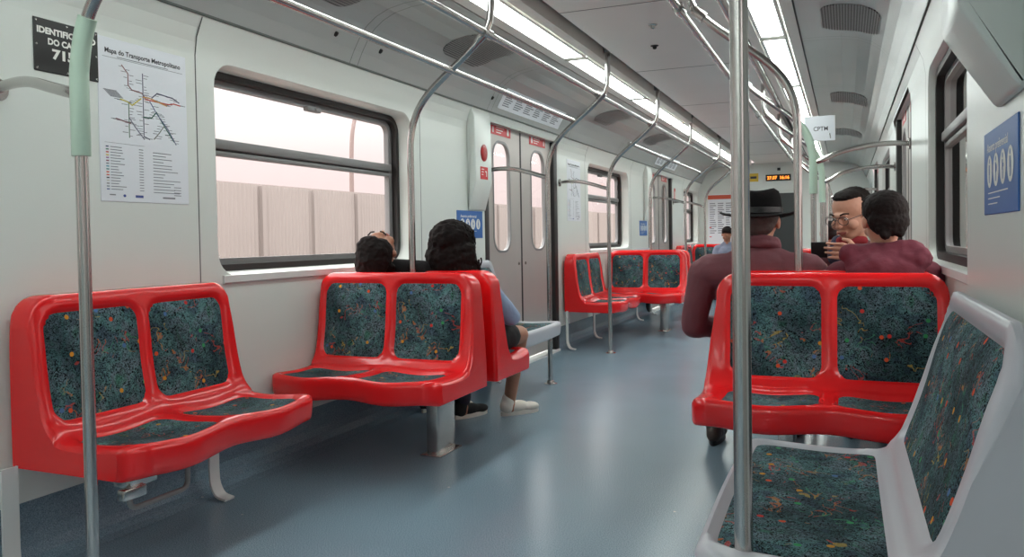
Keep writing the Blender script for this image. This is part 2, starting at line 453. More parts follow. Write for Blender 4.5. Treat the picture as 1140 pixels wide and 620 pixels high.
# outer roof and body shell, keeping daylight out of the gaps
mb = MB(); pr = [(1.40, -.1), (1.47, .3), (1.50, .80)]
roof = [(1.50, 1.80), (1.44, 2.0), (1.30, 2.18), (1.0, 2.32), (.5, 2.40), (0, 2.42)]
roof = roof+[(-x, z) for x, z in roof[-2::-1]]
for (x0, z0), (x1, z1) in zip(roof[:-1], roof[1:]):
    mb.quad((x0, Y_BACK-.05, z0), (x0, Y_END+.35, z0), (x1, Y_END+.35, z1), (x1, Y_BACK-.05, z1))
for s in (-1, 1):
    segs = [(Y_BACK-.05, DOORS[0]-DHW-.02)]
    for i in range(4):
        segs.append((DOORS[i]+DHW+.02, WINS[i][0]+.0)); segs.append((WINS[i][1]+(.55 if s > 0 and i < 3 else 0), (DOORS[i+1]-DHW-.02) if i < 3 else Y_END+.35))
    for a, b in segs: mb.quad((s*1.5, a, -.08), (s*1.5, b, -.08), (s*1.5, b, 1.81), (s*1.5, a, 1.81))
    for w in WINS: mb.quad((s*1.5, w[0], -.08), (s*1.5, w[1], -.08), (s*1.5, w[1], .865), (s*1.5, w[0], .865)); mb.quad((s*1.5, w[0], 1.735), (s*1.5, w[1], 1.735), (s*1.5, w[1], 1.81), (s*1.5, w[0], 1.81))
struct('trim_3', mb, M_DOOR)['label'] = 'steel outer roof and body shell of the carriage'

# end walls
END_PROF = [(1.42, 0), (1.42, 1.86)]+[(x, z) for x, z in COVE]+[(.5, 2.2), (0, 2.22)]
END_PROF = END_PROF+[(-x, z) for x, z in END_PROF[-2::-1]]
mb = MB(); mb.prism(END_PROF, 1, Y_BACK-.04, Y_BACK); struct('wall_back', mb, M_WALL)
mb = MB()                                                    # far end wall with the gangway opening cut out
gx0, gx1, gz = -.42, .33, 1.74
left = [p for p in END_PROF if p[0] >= gx1]; 
right_ = [p for p in END_PROF if p[0] <= gx0]
mb.prism([(gx1, 0)]+[p for p in END_PROF if p[0] > gx1]+[(gx1, 2.205)], 1, Y_END, Y_END+.05)
mb.prism([(gx0, 2.205)]+[p for p in END_PROF if p[0] < gx0]+[(gx0, 0)], 1, Y_END, Y_END+.05)
mb.prism([(gx0, gz), (gx1, gz), (gx1, 2.205), (0, 2.22), (gx0, 2.205)], 1, Y_END, Y_END+.05)
struct('wall_end', mb, M_WALL, smooth=False)

# windows
def window(i, s, w):
    cy = (w[0]+w[1])/2; hy = (w[1]-w[0])/2*.985; cz, hz = 1.30, .435*.955
    root = link('window_%d' % i, None); root.location = (s*(1.466 if s < 0 else 1.414), cy, cz); root['kind'] = 'structure'; root.empty_display_size = .1
    def ring(mb, o, n_, x0, x1):
        n = len(o)
        vs = [(x0, y, z) for y, z in o]+[(x0, y, z) for y, z in n_]+[(x1, y, z) for y, z in o]+[(x1, y, z) for y, z in n_]
        fs = []
        for k in range(n):
            q = (k+1) % n
            fs += [(k, q, n+q, n+k), (2*n+k, 3*n+k, 3*n+q, 2*n+q), (k, 2*n+k, 2*n+q, q), (n+k, n+q, 3*n+q, 3*n+k)]
        mb.add(vs, fs)
    g = MB(); ring(g, rrect(0, 0, hy+.03, hz+.03, .11), rrect(0, 0, hy-.028, hz-.024, .075), -s*.035, s*.03)
    g.obj('gasket', M_GASK, root)
    f = MB(); ring(f, rrect(0, 0, hy-.02, hz-.016, .08), rrect(0, 0, hy-.062, hz-.05, .05), -s*.002, s*.028)
    fo = f.obj('window_frame', M_FRAME, root)
    t = MB(); zt = 1.412-cz
    t.bbox(*sorted((-s*.016, s*.03)), -hy+.05, hy-.05, zt-.012, zt+.030, .006)
    t.bbox(*sorted((-s*.004, s*.03)), -hy+.05, hy-.05, zt-.040, zt-.020, .004)
    t.obj('transom', M_FRAME, root)
    k = MB(); k.box(*sorted((-s*.001, s*.029)), -hy+.055, hy-.055, zt-.020, zt-.012)
    k.obj('transom_gasket', M_GASK, root)
    l = MB(); zc = hz-.052                                     # catch in the middle of the upper edge
    l.bbox(*sorted((-s*.022, s*.01)), -.055, .055, zc-.018, zc+.008, .005); l.tube([(-s*.03, .012, zc-.004), (-s*.015, .012, zc-.004)], .009, 10)
    l.obj('latch', M_FRAME, root)
    p = MB(); p.quad((s*.012, -hy+.05, -hz+.04), (s*.012, hy-.05, -hz+.04), (s*.012, hy-.05, zt-.02), (s*.012, -hy+.05, zt-.02))
    p.obj('lower_pane', M_GLASS, root, recalc=False)
    p = MB(); p.quad((s*.02, -hy+.05, zt), (s*.02, hy-.05, zt), (s*.02, hy-.05, hz-.04), (s*.02, -hy+.05, hz-.04))
    p.obj('upper_pane', M_GLASS, root, recalc=False)
    if s < 0 and i == 2:
        q = MB(); q.bbox(-.012, .0, -hy+.10, -hy+.124, -hz+.052, -hz+.06, .002); q.obj('drain_cap', M_WHITEP, root)
k = 1
for s in (-1, 1):
    for w in WINS: window(k, s, w); k += 1
# window sills, slightly proud light ledges
for s in (-1, 1):
    for w in WINS:
        mb = MB(); mb.prism([(s*1.351, .868), (s*1.338, .866), (s*1.338, .838), (s*1.351, .830)], 1, w[0]+.02, w[1]-.02)
        struct('trim_%d' % (k-5), mb, M_WHITEP)['label'] = 'pale ledge under a carriage window'; k += 1

# doors
def door(i, s, cy):
    root = link('door_%d' % i, None); root.location = (s*DX, cy, 0); root['kind'] = 'structure'; root.empty_display_size = .1
    for sg in (-1, 1):
        mb = MB(); y0, y1 = (-.70, -.012) if sg < 0 else (.012, .70)
        wc = sg*.385; hole = rrect(wc, 1.31, .165, .415, .12, 7); n = len(hole)
        zlo, zhi = .035, 1.87; outer = []
        for (y, z) in hole:
            dy, dz = y-wc, z-1.31
            ky = ((y1-wc) if dy > 0 else (y0-wc))/dy if abs(dy) > 1e-6 else 1e9
            kz = ((zhi-1.31) if dz > 0 else (zlo-1.31))/dz if abs(dz) > 1e-6 else 1e9
            kk = min(ky, kz); outer.append((wc+dy*kk, 1.31+dz*kk))
        for cyy, czz in ((y0, zlo), (y0, zhi), (y1, zlo), (y1, zhi)):
            q = min(range(n), key=lambda q: (outer[q][0]-cyy)**2+(outer[q][1]-czz)**2); outer[q] = (cyy, czz)
        vs = [(s*.03, y, z) for y, z in hole]+[(0, y, z) for y, z in hole]+[(0, y, z) for y, z in outer]+[(s*.03, y, z) for y, z in outer]
        fs = [(j*n+a, j*n+(a+1) % n, (j+1)*n+(a+1) % n, (j+1)*n+a) for j in range(3) for a in range(n)]
        mb.add(vs, fs)
        lf = mb.obj('door_leaf', M_DOOR, root, angle=30)
        g = MB(); o2 = rrect(wc, 1.31, .168, .418, .122, 7); i2 = rrect(wc, 1.31, .150, .40, .108, 7); m_ = len(o2)
        g.add([(-s*.003, y, z) for y, z in o2]+[(-s*.004, y, z) for y, z in i2]+[(s*.02, y, z) for y, z in i2],
              [(j*m_+a, j*m_+(a+1) % m_, (j+1)*m_+(a+1) % m_, (j+1)*m_+a) for j in range(2) for a in range(m_)])
        g.obj('pane_gasket', M_FRAME, lf)
        p = MB(); p.add([(s*.015, y, z) for y, z in o2], [tuple(range(m_))]); p.obj('door_pane', M_GLASS, lf, recalc=False)
        b = MB(); b.tube([(-s*.006, sg*.07, .80), (s*.004, sg*.07, .80)], .012, 12); b.obj('lock_bolt', M_STEEL, lf)
        st = MB(); st.box(*sorted((-s*.0025, s*.001)), min(wc-.165, wc+.165)-.02, wc+.185, 1.765, 1.845); so = st.obj('warning_sticker', M_STK, lf)
        wr = MB()
        for q in range(3): wr.box(*sorted((-s*.0032, -s*.0026)), wc-.09, wc+.06-.03*q, 1.818-.018*q, 1.824-.018*q)
        ow = rrect(wc+sg*.13*-1, 1.805, .018, .028, .015, 4); wr.add([(-s*.0032, y, z) for y, z in ow], [tuple(range(len(ow)))])
        ow = rrect(wc-sg*.15*-1, 1.800, .010, .022, .008, 4); wr.add([(-s*.0032, y, z) for y, z in ow], [tuple(range(len(ow)))])
        wr.obj('sticker_print', M_LET, so, smooth=False)
    g = MB(); g.box(*sorted((-s*.002, s*.03)), -.013, .013, .03, 1.87)
    g.obj('centre_seal', M_GASK, root)
    for sg in (-1, 1):
        g = MB(); g.bbox(*sorted((-s*.034, s*.04)), *sorted((sg*.695, sg*.782)), .0, 1.835, .006); g.obj('jamb_seal', M_GASK, root)
    t = MB(); t.bbox(*sorted((-s*.05, s*.05)), -.77, .77, -.02, .02, .004); t.obj('sill_plate', M_WHITEP, root)
k = 1
for s in (-1, 1):
    for d in DOORS: door(k, s, d); k += 1

# ------------------------------------------------------------------ ceiling lights, grilles, advert strips
def light_unit():
    root = empty('ceiling_light', (0, 0, 0))
    f = MB(); L = 1.66
    for a, b in ((-.078, -.060), (.060, .078)): f.box(a, b, -L/2, L/2, -.008, .006)
    for a, b in ((-L/2, -L/2+.03), (L/2-.03, L/2)): f.box(-.078, .078, a, b, -.008, .006)
    f.obj('light_frame', M_CEIL, root, smooth=False)
    d = MB(); d.prism([(-.060, .004), (.060, .004), (.056, -.007), (-.056, -.007)], 1, -L/2+.03, L/2-.03); d.obj('diffuser', M_LIGHT, root, smooth=False)
    return root
LU = light_unit(); first = True; ordn = ['first', 'second', 'third', 'fourth', 'fifth', 'sixth', 'seventh', 'eighth', 'ninth']
for s in (-1, 1):
    for j, y in enumerate([.77+1.7*q for q in range(8)]+[-.93, -2.63, -4.33]):
        if y+.83 > Y_END: continue
        lb = 'white strip light of the %s ceiling row, %s from the camera end' % ('left' if s < 0 else 'right', ordn[j]) if j < 8 else 'strip light of the %s ceiling row behind the viewpoint, %s back' % ('left' if s < 0 else 'right', ordn[j-8])
        if first: LU.location = (s*.61, y, ZL); tag(LU, lb, 'light', '%s row of strip lights' % ('left' if s < 0 else 'right')); first = False
        else:
            q = dup(LU, (s*.61, y, ZL), 0, lb, '%s row of strip lights' % ('left' if s < 0 else 'right'), 'light')
            if s > 0 and 0 < y < 2.6:                     # unseen units left unlit to darken the near right side
                for ch in q.children:
                    if ch.name.startswith('diffuser'):
                        ch.data = ch.data.copy(); ch.data.materials[0] = M_OFF

def cove_pt(t):
    L = [0]
    for a, b in zip(COVE[:-1], COVE[1:]): L.append(L[-1]+math.hypot(a[0]-b[0], a[1]-b[1]))
    d = t*L[-1]
    for i in range(len(COVE)-1):
        if d <= L[i+1]+1e-9:
            k = (d-L[i])/(L[i+1]-L[i]); a, b = COVE[i], COVE[i+1]
            return (a[0]+(b[0]-a[0])*k, a[1]+(b[1]-a[1])*k), L[-1]
def cove_patch(name, s, y0, y1, t0, t1, m, off=.004, r=.1, label=None, cat=None, group=None, n=14):
    """a rounded sheet lying on the curved cove"""
    yc, hy = (y0+y1)/2, (y1-y0)/2
    Ltot = cove_pt(0)[1]; hs = (t1-t0)/2*Ltot; tc_ = (t0+t1)/2
    root = empty(name, (s*cove_pt(tc_)[0][0], yc, cove_pt(tc_)[0][1]), 0, label, cat, group)
    ns = 22; vs = []; uvs = []
    for i in range(ns+1):
        a = -hs+2*hs*i/ns
        d = hs-abs(a); cut = 0 if d >= r else r-math.sqrt(max(0, r*r-(r-d)**2))
        t = tc_+a/Ltot
        (x, z), _ = cove_pt(min(max(t, 0), 1)); (x2, z2), _ = cove_pt(min(t+.01, 1)); (x3, z3), _ = cove_pt(max(t-.01, 0))
        tx, tz = x2-x3, z2-z3; l = math.hypot(tx, tz); nx, nz = tz/l, -tx/l
        if nx > 0 or nz > 0: nx, nz = (-abs(nx), -abs(nz))
        for j in range(2):
            for k in range(n+1):
                y = -(hy-cut)+2*(hy-cut)*k/n; o_ = off*(1 if j == 0 else -.6)
                vs.append((s*(x+nx*o_)-root.location.x, y, z+nz*o_-root.location.z)); uvs.append((y, a))
    W = n+1; mb = MB(); fs = []
    def I(i, j, k): return (i*2+j)*W+k
    for i in range(ns):
        for k in range(n):
            fs.append((I(i, 0, k), I(i+1, 0, k), I(i+1, 0, k+1), I(i, 0, k+1)))
        fs.append((I(i, 0, 0), I(i, 1, 0), I(i+1, 1, 0), I(i+1, 0, 0))); fs.append((I(i, 0, n), I(i+1, 0, n), I(i+1, 1, n), I(i, 1, n)))
    for k in range(n):
        fs.append((I(0, 0, k), I(0, 0, k+1), I(0, 1, k+1), I(0, 1, k))); fs.append((I(ns, 0, k), I(ns, 1, k), I(ns, 1, k+1), I(ns, 0, k+1)))
    mb.add(vs, fs); me = mb.mesh(name, m)
    ul = me.uv_layers.new(name='UVMap')
    for lp in me.loops: ul.data[lp.index].uv = uvs[lp.vertex_index]
    o = link('perforated_sheet' if 'grille' in name else 'printed_sheet', me, root)
    return root
for s, y, which in ((-1, 2.98, 'above the nearest left window'), (-1, 4.45, 'above the far end of the nearest left window'), (-1, 7.50, 'between the left door and the second left window'), (-1, 9.45, 'past the second left window'),
                    (1, 4.70, 'nearest on the right cove'), (1, 7.45, 'past the right door'), (1, 10.0, 'farthest on the right cove')):
    cove_patch('air_vent_grille', s, y-.28, y+.28, .36, .82, M_GRILLE, label='dark perforated air grille in the cove, %s' % which, cat='vent', group='air grilles in the cove')
for s, dc, which in ((-1, 5.97, 'nearest left'), (-1, 11.07, 'far left')):
    r = cove_patch('line_map_panel', s, dc-.68, dc+.62, .06, .30, M_PAPER, r=.01, off=.003, label='pale printed line map strip above the %s door' % which, cat='sign', group='line map strips above the doors')
    mb = MB(); 
    for q in range(7):
        t = .10+.024*q; (x, z), _ = cove_pt(t); (x2, z2), _ = cove_pt(t+.012)
        for u in range(6):
            a = -.60+u*.2; b = a+.10+.07*random.random()
            e = .0045
            mb.quad((s*(x-e)-r.location.x, a, z-e*.4-r.location.z), (s*(x-e)-r.location.x, b, z-e*.4-r.location.z), (s*(x2-e)-r.location.x, b, z2-e*.4-r.location.z), (s*(x2-e)-r.location.x, a, z2-e*.4-r.location.z))
    mb.obj('line_print', M_INKL, r, smooth=False)
# round speaker dots / screws on the cove and a sprinkler head
def cove_button(s, y, t, label):
    (x, z), _ = cove_pt(t)
    mb = MB(); mb.lathe([(0.002, -.012), (.010, -.010), (.012, .0), (.009, .012)], 12)
    o = mb.obj('round_fixing', M_DARK); o.location = (s*x, y, z); o.rotation_euler = (0, -s*.9, 0); tag(o, label, 'screw', 'round fixings on the cove')
cove_button(-1, 3.28, .17, 'small dark round fixing on the cove left of the joint above the near left window')
cove_button(-1, 3.68, .17, 'small dark round fixing on the cove right of the joint above the near left window')
cove_button(-1, 5.15, .14, 'small dark round fixing on the cove above the left intercom box')
for x, y, lb in ((-.10, 5.05, 'small dark smoke sensor button on the ceiling near the left slot'), (.0, 4.55, 'small chrome sprinkler head in the middle of the ceiling')):
    mb = MB(); mb.lathe([(.004, -.022), (.012, -.018), (.014, -.006), (.024, -.002), (.026, .001)], 16)
    o = mb.obj('ceiling_sensor', M_STEEL if 'chrome' in lb else M_DARK); o.location = (x, y, 2.188); tag(o, lb, 'sensor')

# ------------------------------------------------------------------ poles and rails
ARM = [(0, 1.42), (.004, 1.48), (.022, 1.56), (.06, 1.635), (.135, 1.715), (.295, 1.842), (.385, 1.925), (.418, 1.975), (.430, 2.03), (.433, 2.10), (.433, 2.245)]
def pole(s, x, y, z0, label, sleeve=None, rail=None, arm=None, base=True, r=.0165):
    root = empty('grab_pole', (x, y, z0), 0, label, 'pole')
    tgt = (arm if arm else .433)
    k = tgt/.433
    arm_pts = [Vector((-s*dx*k, 0, z-z0)) for dx, z in ARM]
    pts = [Vector((0, 0, .0)), Vector((0, 0, .5)), Vector((0, 0, 1.1-z0*.9))]+spline(arm_pts, 5)
    mb = MB(); mb.tube(pts, r, 16); mb.obj('pole_tube', M_STEEL, root)
    if base:
        f = MB(); f.lathe([(.045, .0), (.045, .004), (.028, .008), (.024, .022), (r+.001, .024)], 20); f.obj('base_flange', M_STEEL, root)
    b = MB(); ex = -s*tgt
    b.bbox(ex-.05, ex+.05, -.022, .022, 2.236-z0, 2.252-z0, .003); b.lathe([(.026, 2.21-z0), (.03, 2.236-z0)], 14, (ex, 0, 0)); b.obj('ceiling_bracket', M_FRAME, root)
    c = MB(); ap = Vector((-s*.385*k, 0, 1.925-z0)); d = Vector((-s*.09*k, 0, .083)).normalized()
    c.tube([ap-d*.03, ap+d*.03], r+.006, 14); c.obj('joint_collar', M_STEEL, root)
    if sleeve:
        za, zb = sleeve; sp = [p for p in spline([Vector((0, 0, 1.0-z0)), Vector((0, 0, 1.2-z0))]+arm_pts, 6) if za <= p.z+z0 <= zb]
        sm = MB(); sm.tube(sp, r+.0075, 16); sm.obj('joint_sleeve', M_MINT, root)
    if rail:
        (yw, zw, zp) = rail; wx = s*1.352-x
        h = MB(); h.tube(spline([(wx, yw-y, zw-z0), (wx*.8, (yw-y)*.8, zw+.006-z0), (wx*.55, (yw-y)*.5, zw-.004-z0), (wx*.28, (yw-y)*.2, zw-.036-z0), (wx*.1, 0, zp+.012-z0), (0, 0, zp-z0)], 5), .0155, 14); 
        h.obj('side_rail', M_STEEL, root)
        f = MB(); f.tube([(wx, yw-y, zw-z0), (wx-s*.012, yw-y, zw-z0)], .034, 18); f.obj('wall_flange', M_STEEL, root)
    return root
XL = -.876
pole(-1, XL, 1.555, 0, 'steel grab pole with mint sleeve beside the nearest left red bench', (1.215, 1.60), (1.66, 1.47, 1.40), None)
pole(-1, -.915, 3.385, .28, 'steel grab pole rising between the near left back-to-back red seats', base=False)
pole(-1, XL, 5.19, 0, 'steel grab pole at the near edge of the left door', None, (5.27, 1.485, 1.41))
pole(-1, XL, 6.716, 0, 'steel grab pole at the far edge of the left door', None, (6.80, 1.485, 1.41))
pole(-1, -.915, 8.485, .28, 'steel grab pole rising between the far left back-to-back red seats', base=False)
pole(-1, XL, 10.29, 0, 'steel grab pole at the near edge of the far left door', None, (10.37, 1.485, 1.41))
pole(-1, XL, 11.82, 0, 'steel grab pole at the far edge of the far left door', None, (11.90, 1.485, 1.41))
pole(1, .825, 1.50, 0, 'thick looking steel grab pole nearest the camera beside the grey seat')
pole(1, .822, 3.455, .28, 'steel grab pole rising from the near right red back-to-back seats', base=False)
pole(1, .82, 5.19, 0, 'mint sleeved steel pole at the near edge of the right door', (1.22, 1.66), (5.27, 1.515, 1.425))
pole(1, .83, 6.716, 0, 'mint sleeved steel pole at the far edge of the right door', (1.22, 1.66), (6.80, 1.495, 1.395))
pole(1, .822, 8.485, .28, 'steel grab pole rising from the far right red back-to-back seats', base=False)
pole(1, .83, 10.29, 0, 'steel grab pole at the near edge of the far right door', None, (10.37, 1.5, 1.42))
pole(1, .83, 11.82, 0, 'steel grab pole at the far edge of the far right door', None, (11.90, 1.5, 1.42))
def overhead(x, z, y0, y1, label):
    root = empty('overhead_rail', (x, y0, z), 0, label, 'rail')
    mb = MB(); mb.tube([(0, 0, 0), (0, (y1-y0)/2, 0), (0, y1-y0, 0)], .0155, 14); mb.obj('rail_tube', M_STEEL, root)
    return root
for s, xu, xl in ((-1, -.515, -.690), (1, .365, .62)):
    sd = 'left' if s < 0 else 'right'
    r = overhead(xu, 1.938, .2, 13.3, 'upper overhead steel handrail along the %s light row' % sd)
    for y in (3.40, 5.19, 6.716, 8.49, 10.29, 11.82):
        c = MB(); c.tube([(0, y-.2-.045, 0), (0, y-.2+.045, 0)], .0225, 14); c.tube([(0, y-.2, 0), (-s*.0, y-.2, .03)], .012, 10); c.obj('clamp', M_STEEL, r)
    for a, b, w in ((.2, 5.19, 'near'), (6.716, 10.29, 'far')):
        overhead(xl, 1.783, a, b, 'lower overhead steel handrail over the %s %s seats' % (w, sd))

# ------------------------------------------------------------------ seats
def seat_unit(label, W=.80, F=.03, mirror=False, ncell=2, m=None, depth=.525, name='double_seat', seatz=.43, toph=.850, rear=-.05, bf=-.16, lean=0.):
    """shell + pads. local: wall end at x=0, aisle end at x=W+F (negated when mirror); front towards -y; rear plane at y=rear"""
    m = m or M_RED
    D = depth
    key = [(rear, seatz-.095), (rear, .62), (rear-.003, .80), (rear-.012, toph-.006), (rear-.03, toph), (bf+.022, toph+.001), (bf+.007, toph-.005), (bf, .812),
           (bf-.012-lean*.3, .72), (bf-.024-lean*.65, .60), (bf-.042-lean*.9, .505), (bf-.060-lean, .462), (bf-.086-lean, .437), (bf-.125-lean, .428), (bf-.21-lean, .425), (-D+.06, .432),
           (-D+.025, .434), (-D+.006, .428), (-D, .412), (-D+.002, .375), (-D+.008, .348), (-D+.022, seatz-.093), (-D+.06, seatz-.095)]
    key = [Vector((a, b if b > .435 or True else b, 0)) for a, b in key]
    # resample by arc length
    sp = spline(key, 10); L = [0.]
    for a, b in zip(sp[:-1], sp[1:]): L.append(L[-1]+(b-a).length)
    tot = L[-1]; ns = int(tot/.0125)
    prof = []; 
    def at(d):
        lo = 0
        while lo < len(L)-2 and L[lo+1] < d: lo += 1
        k = (d-L[lo])/max(1e-9, L[lo+1]-L[lo]); return sp[lo]+(sp[lo+1]-sp[lo])*k
    S = [tot*i/ns for i in range(ns+1)]
    prof = [at(d) for d in S]
    nrm = []
    for i in range(ns+1):
        t = (prof[min(i+1, ns)]-prof[max(i-1, 0)]).normalized(); nrm.append(Vector((-t.y, t.x, 0))*1)   # to be oriented
    # orient: outward should be up on the pan
    ip = min(range(ns+1), key=lambda i: abs(prof[i].x-(bf-lean-.21))+abs(prof[i].y-.425)); sg = 1 if nrm[ip].y > 0 else -1
    nrm = [n_*sg for n_ in nrm]
    def s_of_front(z):       # arc length on the front of the back at height z
        c = [i for i in range(ns+1) if prof[i].x < bf+.004 and prof[i].y > .45]
        return S[min(c, key=lambda i: abs(prof[i].y-z))]
    def s_of_pan(y):
        c = [i for i in range(ns+1) if prof[i].y < .47 and prof[i].y > .40 and prof[i].x < bf-lean-.05]
        return S[min(c, key=lambda i: abs(prof[i].x-y))]
    b0, b1 = s_of_front(.806), s_of_front(.468)
    p0, p1 = s_of_pan(bf-lean-.105), s_of_pan(-D+.035)
    cw = W/ncell; mg = .026
    cells = []
    for c in range(ncell):
        xa = c*cw+(mg+.012 if c == 0 else mg*.8); xb = (c+1)*cw-(mg+.012 if c == ncell-1 else mg*.8)
        cells.append((xa, xb))
    rects = [(xa, xb, b0, b1, .055) for xa, xb in cells]+[(xa+.005, xb-.005, p0, p1, .05) for xa, xb in cells]
    def sdf(x, s, R):
        xa, xb, sa, sb, r = R
        qx = abs(x-(xa+xb)/2)-(xb-xa)/2+r; qy = abs(s-(sa+sb)/2)-(sb-sa)/2+r
        return math.hypot(max(qx, 0), max(qy, 0))+min(max(qx, qy), 0)-r
    def warp(x, z, full):
        """x of a column at height z: only the flange beyond W tapers with height"""
        if x <= W: return x
        t = min(1, max(0, (z-.41)/(.80-.41)))
        fl = F*(1-t)+.012*t
        return W+(x-W)/max(F, 1e-6)*fl if F > 0 else x
    def point(x, i, off=0., extra=0.):
        p = prof[i]; n_ = nrm[i]; y, z = p.x+n_.x*off, p.y+n_.y*off
        tw = warp(W+F, z, True); xx = warp(x, z, False)
        d = min(xx, tw-xx)
        # rounded upper corners of the back
        R = .085
        if d < R and z > .6:
            dr = R-math.sqrt(max(0, R*R-(R-max(d, 0))**2)); z -= dr*min(1, (z-.6)/.22)
        # pan scooped for each sitter, bulging front lip
        if z < .47 and y < bf-lean-.075:
            u = (min(max(x, 0), W)/cw) % 1.0; sc = math.sin(PI*u)**2 if ncell > 1 else .55*math.sin(PI*u)
            fr = min(1, max(0, (-y+bf-lean-.08)/(D+bf-lean-.08)))
            z -= .020*sc*(1-abs(fr-.45)); 
            if fr > .55: y -= (.018*sc-.010)*min(1, (fr-.55)/.3)
            e = max(0, 1-d/.06); 
            if fr > .4: y += .06*e*e*(fr-.4)/.6
            z -= .012*e*e
        return Vector((xx, y, z))
    xs = sorted(set([round(v, 4) for v in list(np.linspace(0, W, int(W/.0115)))+list(np.linspace(W, W+F, max(2, int(F/.02)+1)))]))
    # end columns pulled in a little so the ends read as rounded
    cols = []
    xs_full = [0.0, .004, .010, .02]+[x for x in xs if .024 < x < W+F-.024]+[W+F-.02, W+F-.010, W+F-.004, W+F]
    vs = []; nx = len(xs_full)
    for a, x in enumerate(xs_full):
        d = min(x, W+F-x); shrink = min(.012, -bf*.09)*max(0, 1-d/.016)**2
        for i in range(ns+1):
            off = -shrink
            for R in rects:
                sd = sdf(x, S[i], R)
                if sd < .012:
                    k = min(1, max(0, (.006-sd)/.016)); k = k*k*(3-2*k); off -= .013*k
                elif sd < .03: off += .003*(1-(sd-.012)/.018)
            vs.append(point(x, i, off))
    if mirror: 
        for v in vs: v.x = -v.x
    fs = []
    n1 = ns+1
    for a in range(nx-1):
        for i in range(ns): fs.append((a*n1+i, a*n1+i+1, (a+1)*n1+i+1, (a+1)*n1+i))
        fs.append((a*n1+ns, a*n1, (a+1)*n1, (a+1)*n1+ns))
    fs.append(tuple(range(n1))); fs.append(tuple((nx-1)*n1+i for i in range(n1-1, -1, -1)))
    mb = MB(); mb.add(vs, fs)
    root = empty(name, (0, 0, 0), 0, label, 'seat')
    me = mb.mesh('seat_shell', m, angle=50)
    bm = bmesh.new(); bm.from_mesh(me)
    caps = [f for f in bm.faces if len(f.verts) > 8]
    for f in caps: f.smooth = False
    bmesh.ops.triangulate(bm, faces=caps, ngon_method='EAR_CLIP'); bm.to_mesh(me); bm.free()
    link('seat_shell', me, root)
    for q, R in enumerate(rects):
        xa, xb, sa, sb, r = R; g = MB(); NX, NS = 26, 30; pv = []; uv = []
        for ii in range(NS+1):
            for jj in range(NX+1):
                # square grid squashed to a rounded rectangle
                u, v = -1+2*jj/NX, -1+2*ii/NS
                hx, hy = (xb-xa)/2, (sb-sa)/2
                x, s_ = u*hx, v*hy
                ax, ay = abs(x)-(hx-r), abs(s_)-(hy-r)
                if ax > 0 and ay > 0:
                    l = math.hypot(ax, ay); mx_ = max(ax, ay); k = mx_/l
                    x = math.copysign(hx-r+ax*k, x); s_ = math.copysign(hy-r+ay*k, s_)
                X, SS = x+(xa+xb)/2, s_+(sa+sb)/2
                sd = -sdf(X, SS, R); h = -.0115+.010*(1-math.exp(-max(sd, 0)/.022))
                fi = SS/tot*ns; i0 = min(int(fi), ns-1); k = fi-i0
                P0 = point(X, i0, h); P1 = point(X, i0+1, h); p_ = P0+(P1-P0)*k
                if mirror: p_.x = -p_.x
                pv.append(p_); uv.append((X+q*.77+(1.3 if mirror else 0)+F*3, SS))
        pf = [(a*(NX+1)+b, a*(NX+1)+b+1, (a+1)*(NX+1)+b+1, (a+1)*(NX+1)+b) for a in range(NS) for b in range(NX)]
        g.add(pv, pf); me = g.mesh('pad', M_FAB)
        ul = me.uv_layers.new(name='UVMap')
        for lp in me.loops: ul.data[lp.index].uv = uv[lp.vertex_index]
        link('backrest_pad' if q < ncell else 'seat_pad', me, root)
    return root
def pedestal(root, mirror):
    sx = -1 if mirror else 1
    mb = MB(); c = .56*sx; mb.bbox(c-.03, c+.03, -.09, .09, .004, .345, .006); mb.obj('pedestal', M_STEEL, root)
    f = MB(); f.bbox(c-.055, c+.055, -.11, .11, 0, .008, .003); f.obj('pedestal_foot', M_STEEL, root)
def wall_leg(root, x, y_wall=-.03):
    """white painted flat bar leg: drops by the wall, foot sweeping out"""
    w = .026; pts = spline([(0, .345), (0, .2), (0, .10), (-.006, .055), (-.03, .018), (-.075, .006)], 6); th = .008
    mb = MB(); vs = []
    n = len(pts)
    for i, p in enumerate(pts):
        t = (pts[min(i+1, n-1)]-pts[max(i-1, 0)]).normalized(); nn = Vector((-t[1], t[0], 0))
        for sgn in (1, -1):
            q = (p[0]+nn[0]*th/2*sgn, p[1]+nn[1]*th/2*sgn)
            vs += [(x-w, y_wall-.02+q[0], q[1]), (x+w, y_wall-.02+q[0], q[1])]
    fs = []
    for i in range(n-1):
        a, b = i*4, (i+1)*4
        fs += [(a, a+1, b+1, b), (a+2, b+2, b+3, a+3), (a, b, b+2, a+2), (a+1, a+3, b+3, b+1)]
    fs += [(0, 2, 3, 1), ((n-1)*4, (n-1)*4+1, (n-1)*4+3, (n-1)*4+2)]
    mb.add(vs, fs); mb.obj('leg', M_WHITEP, root)

Y1, Y2 = 3.375, 8.475
XW = 1.343
FF = .20
# left transverse, facing the camera / facing away
WT, XT, DT = .80, 1.333, .575
tA = seat_unit('red double seat facing the camera with the dark haired head resting over its back', W=WT, F=.03, depth=DT)
tA.location = (-XT, Y1, 0); pedestal(tA, False)
tAm = seat_unit('red double seat under the woman with long curly hair, facing away', W=WT, F=.03, mirror=True, depth=.545)
tAm.location = (-XT, Y1, 0); tAm.rotation_euler = (0, 0, PI)
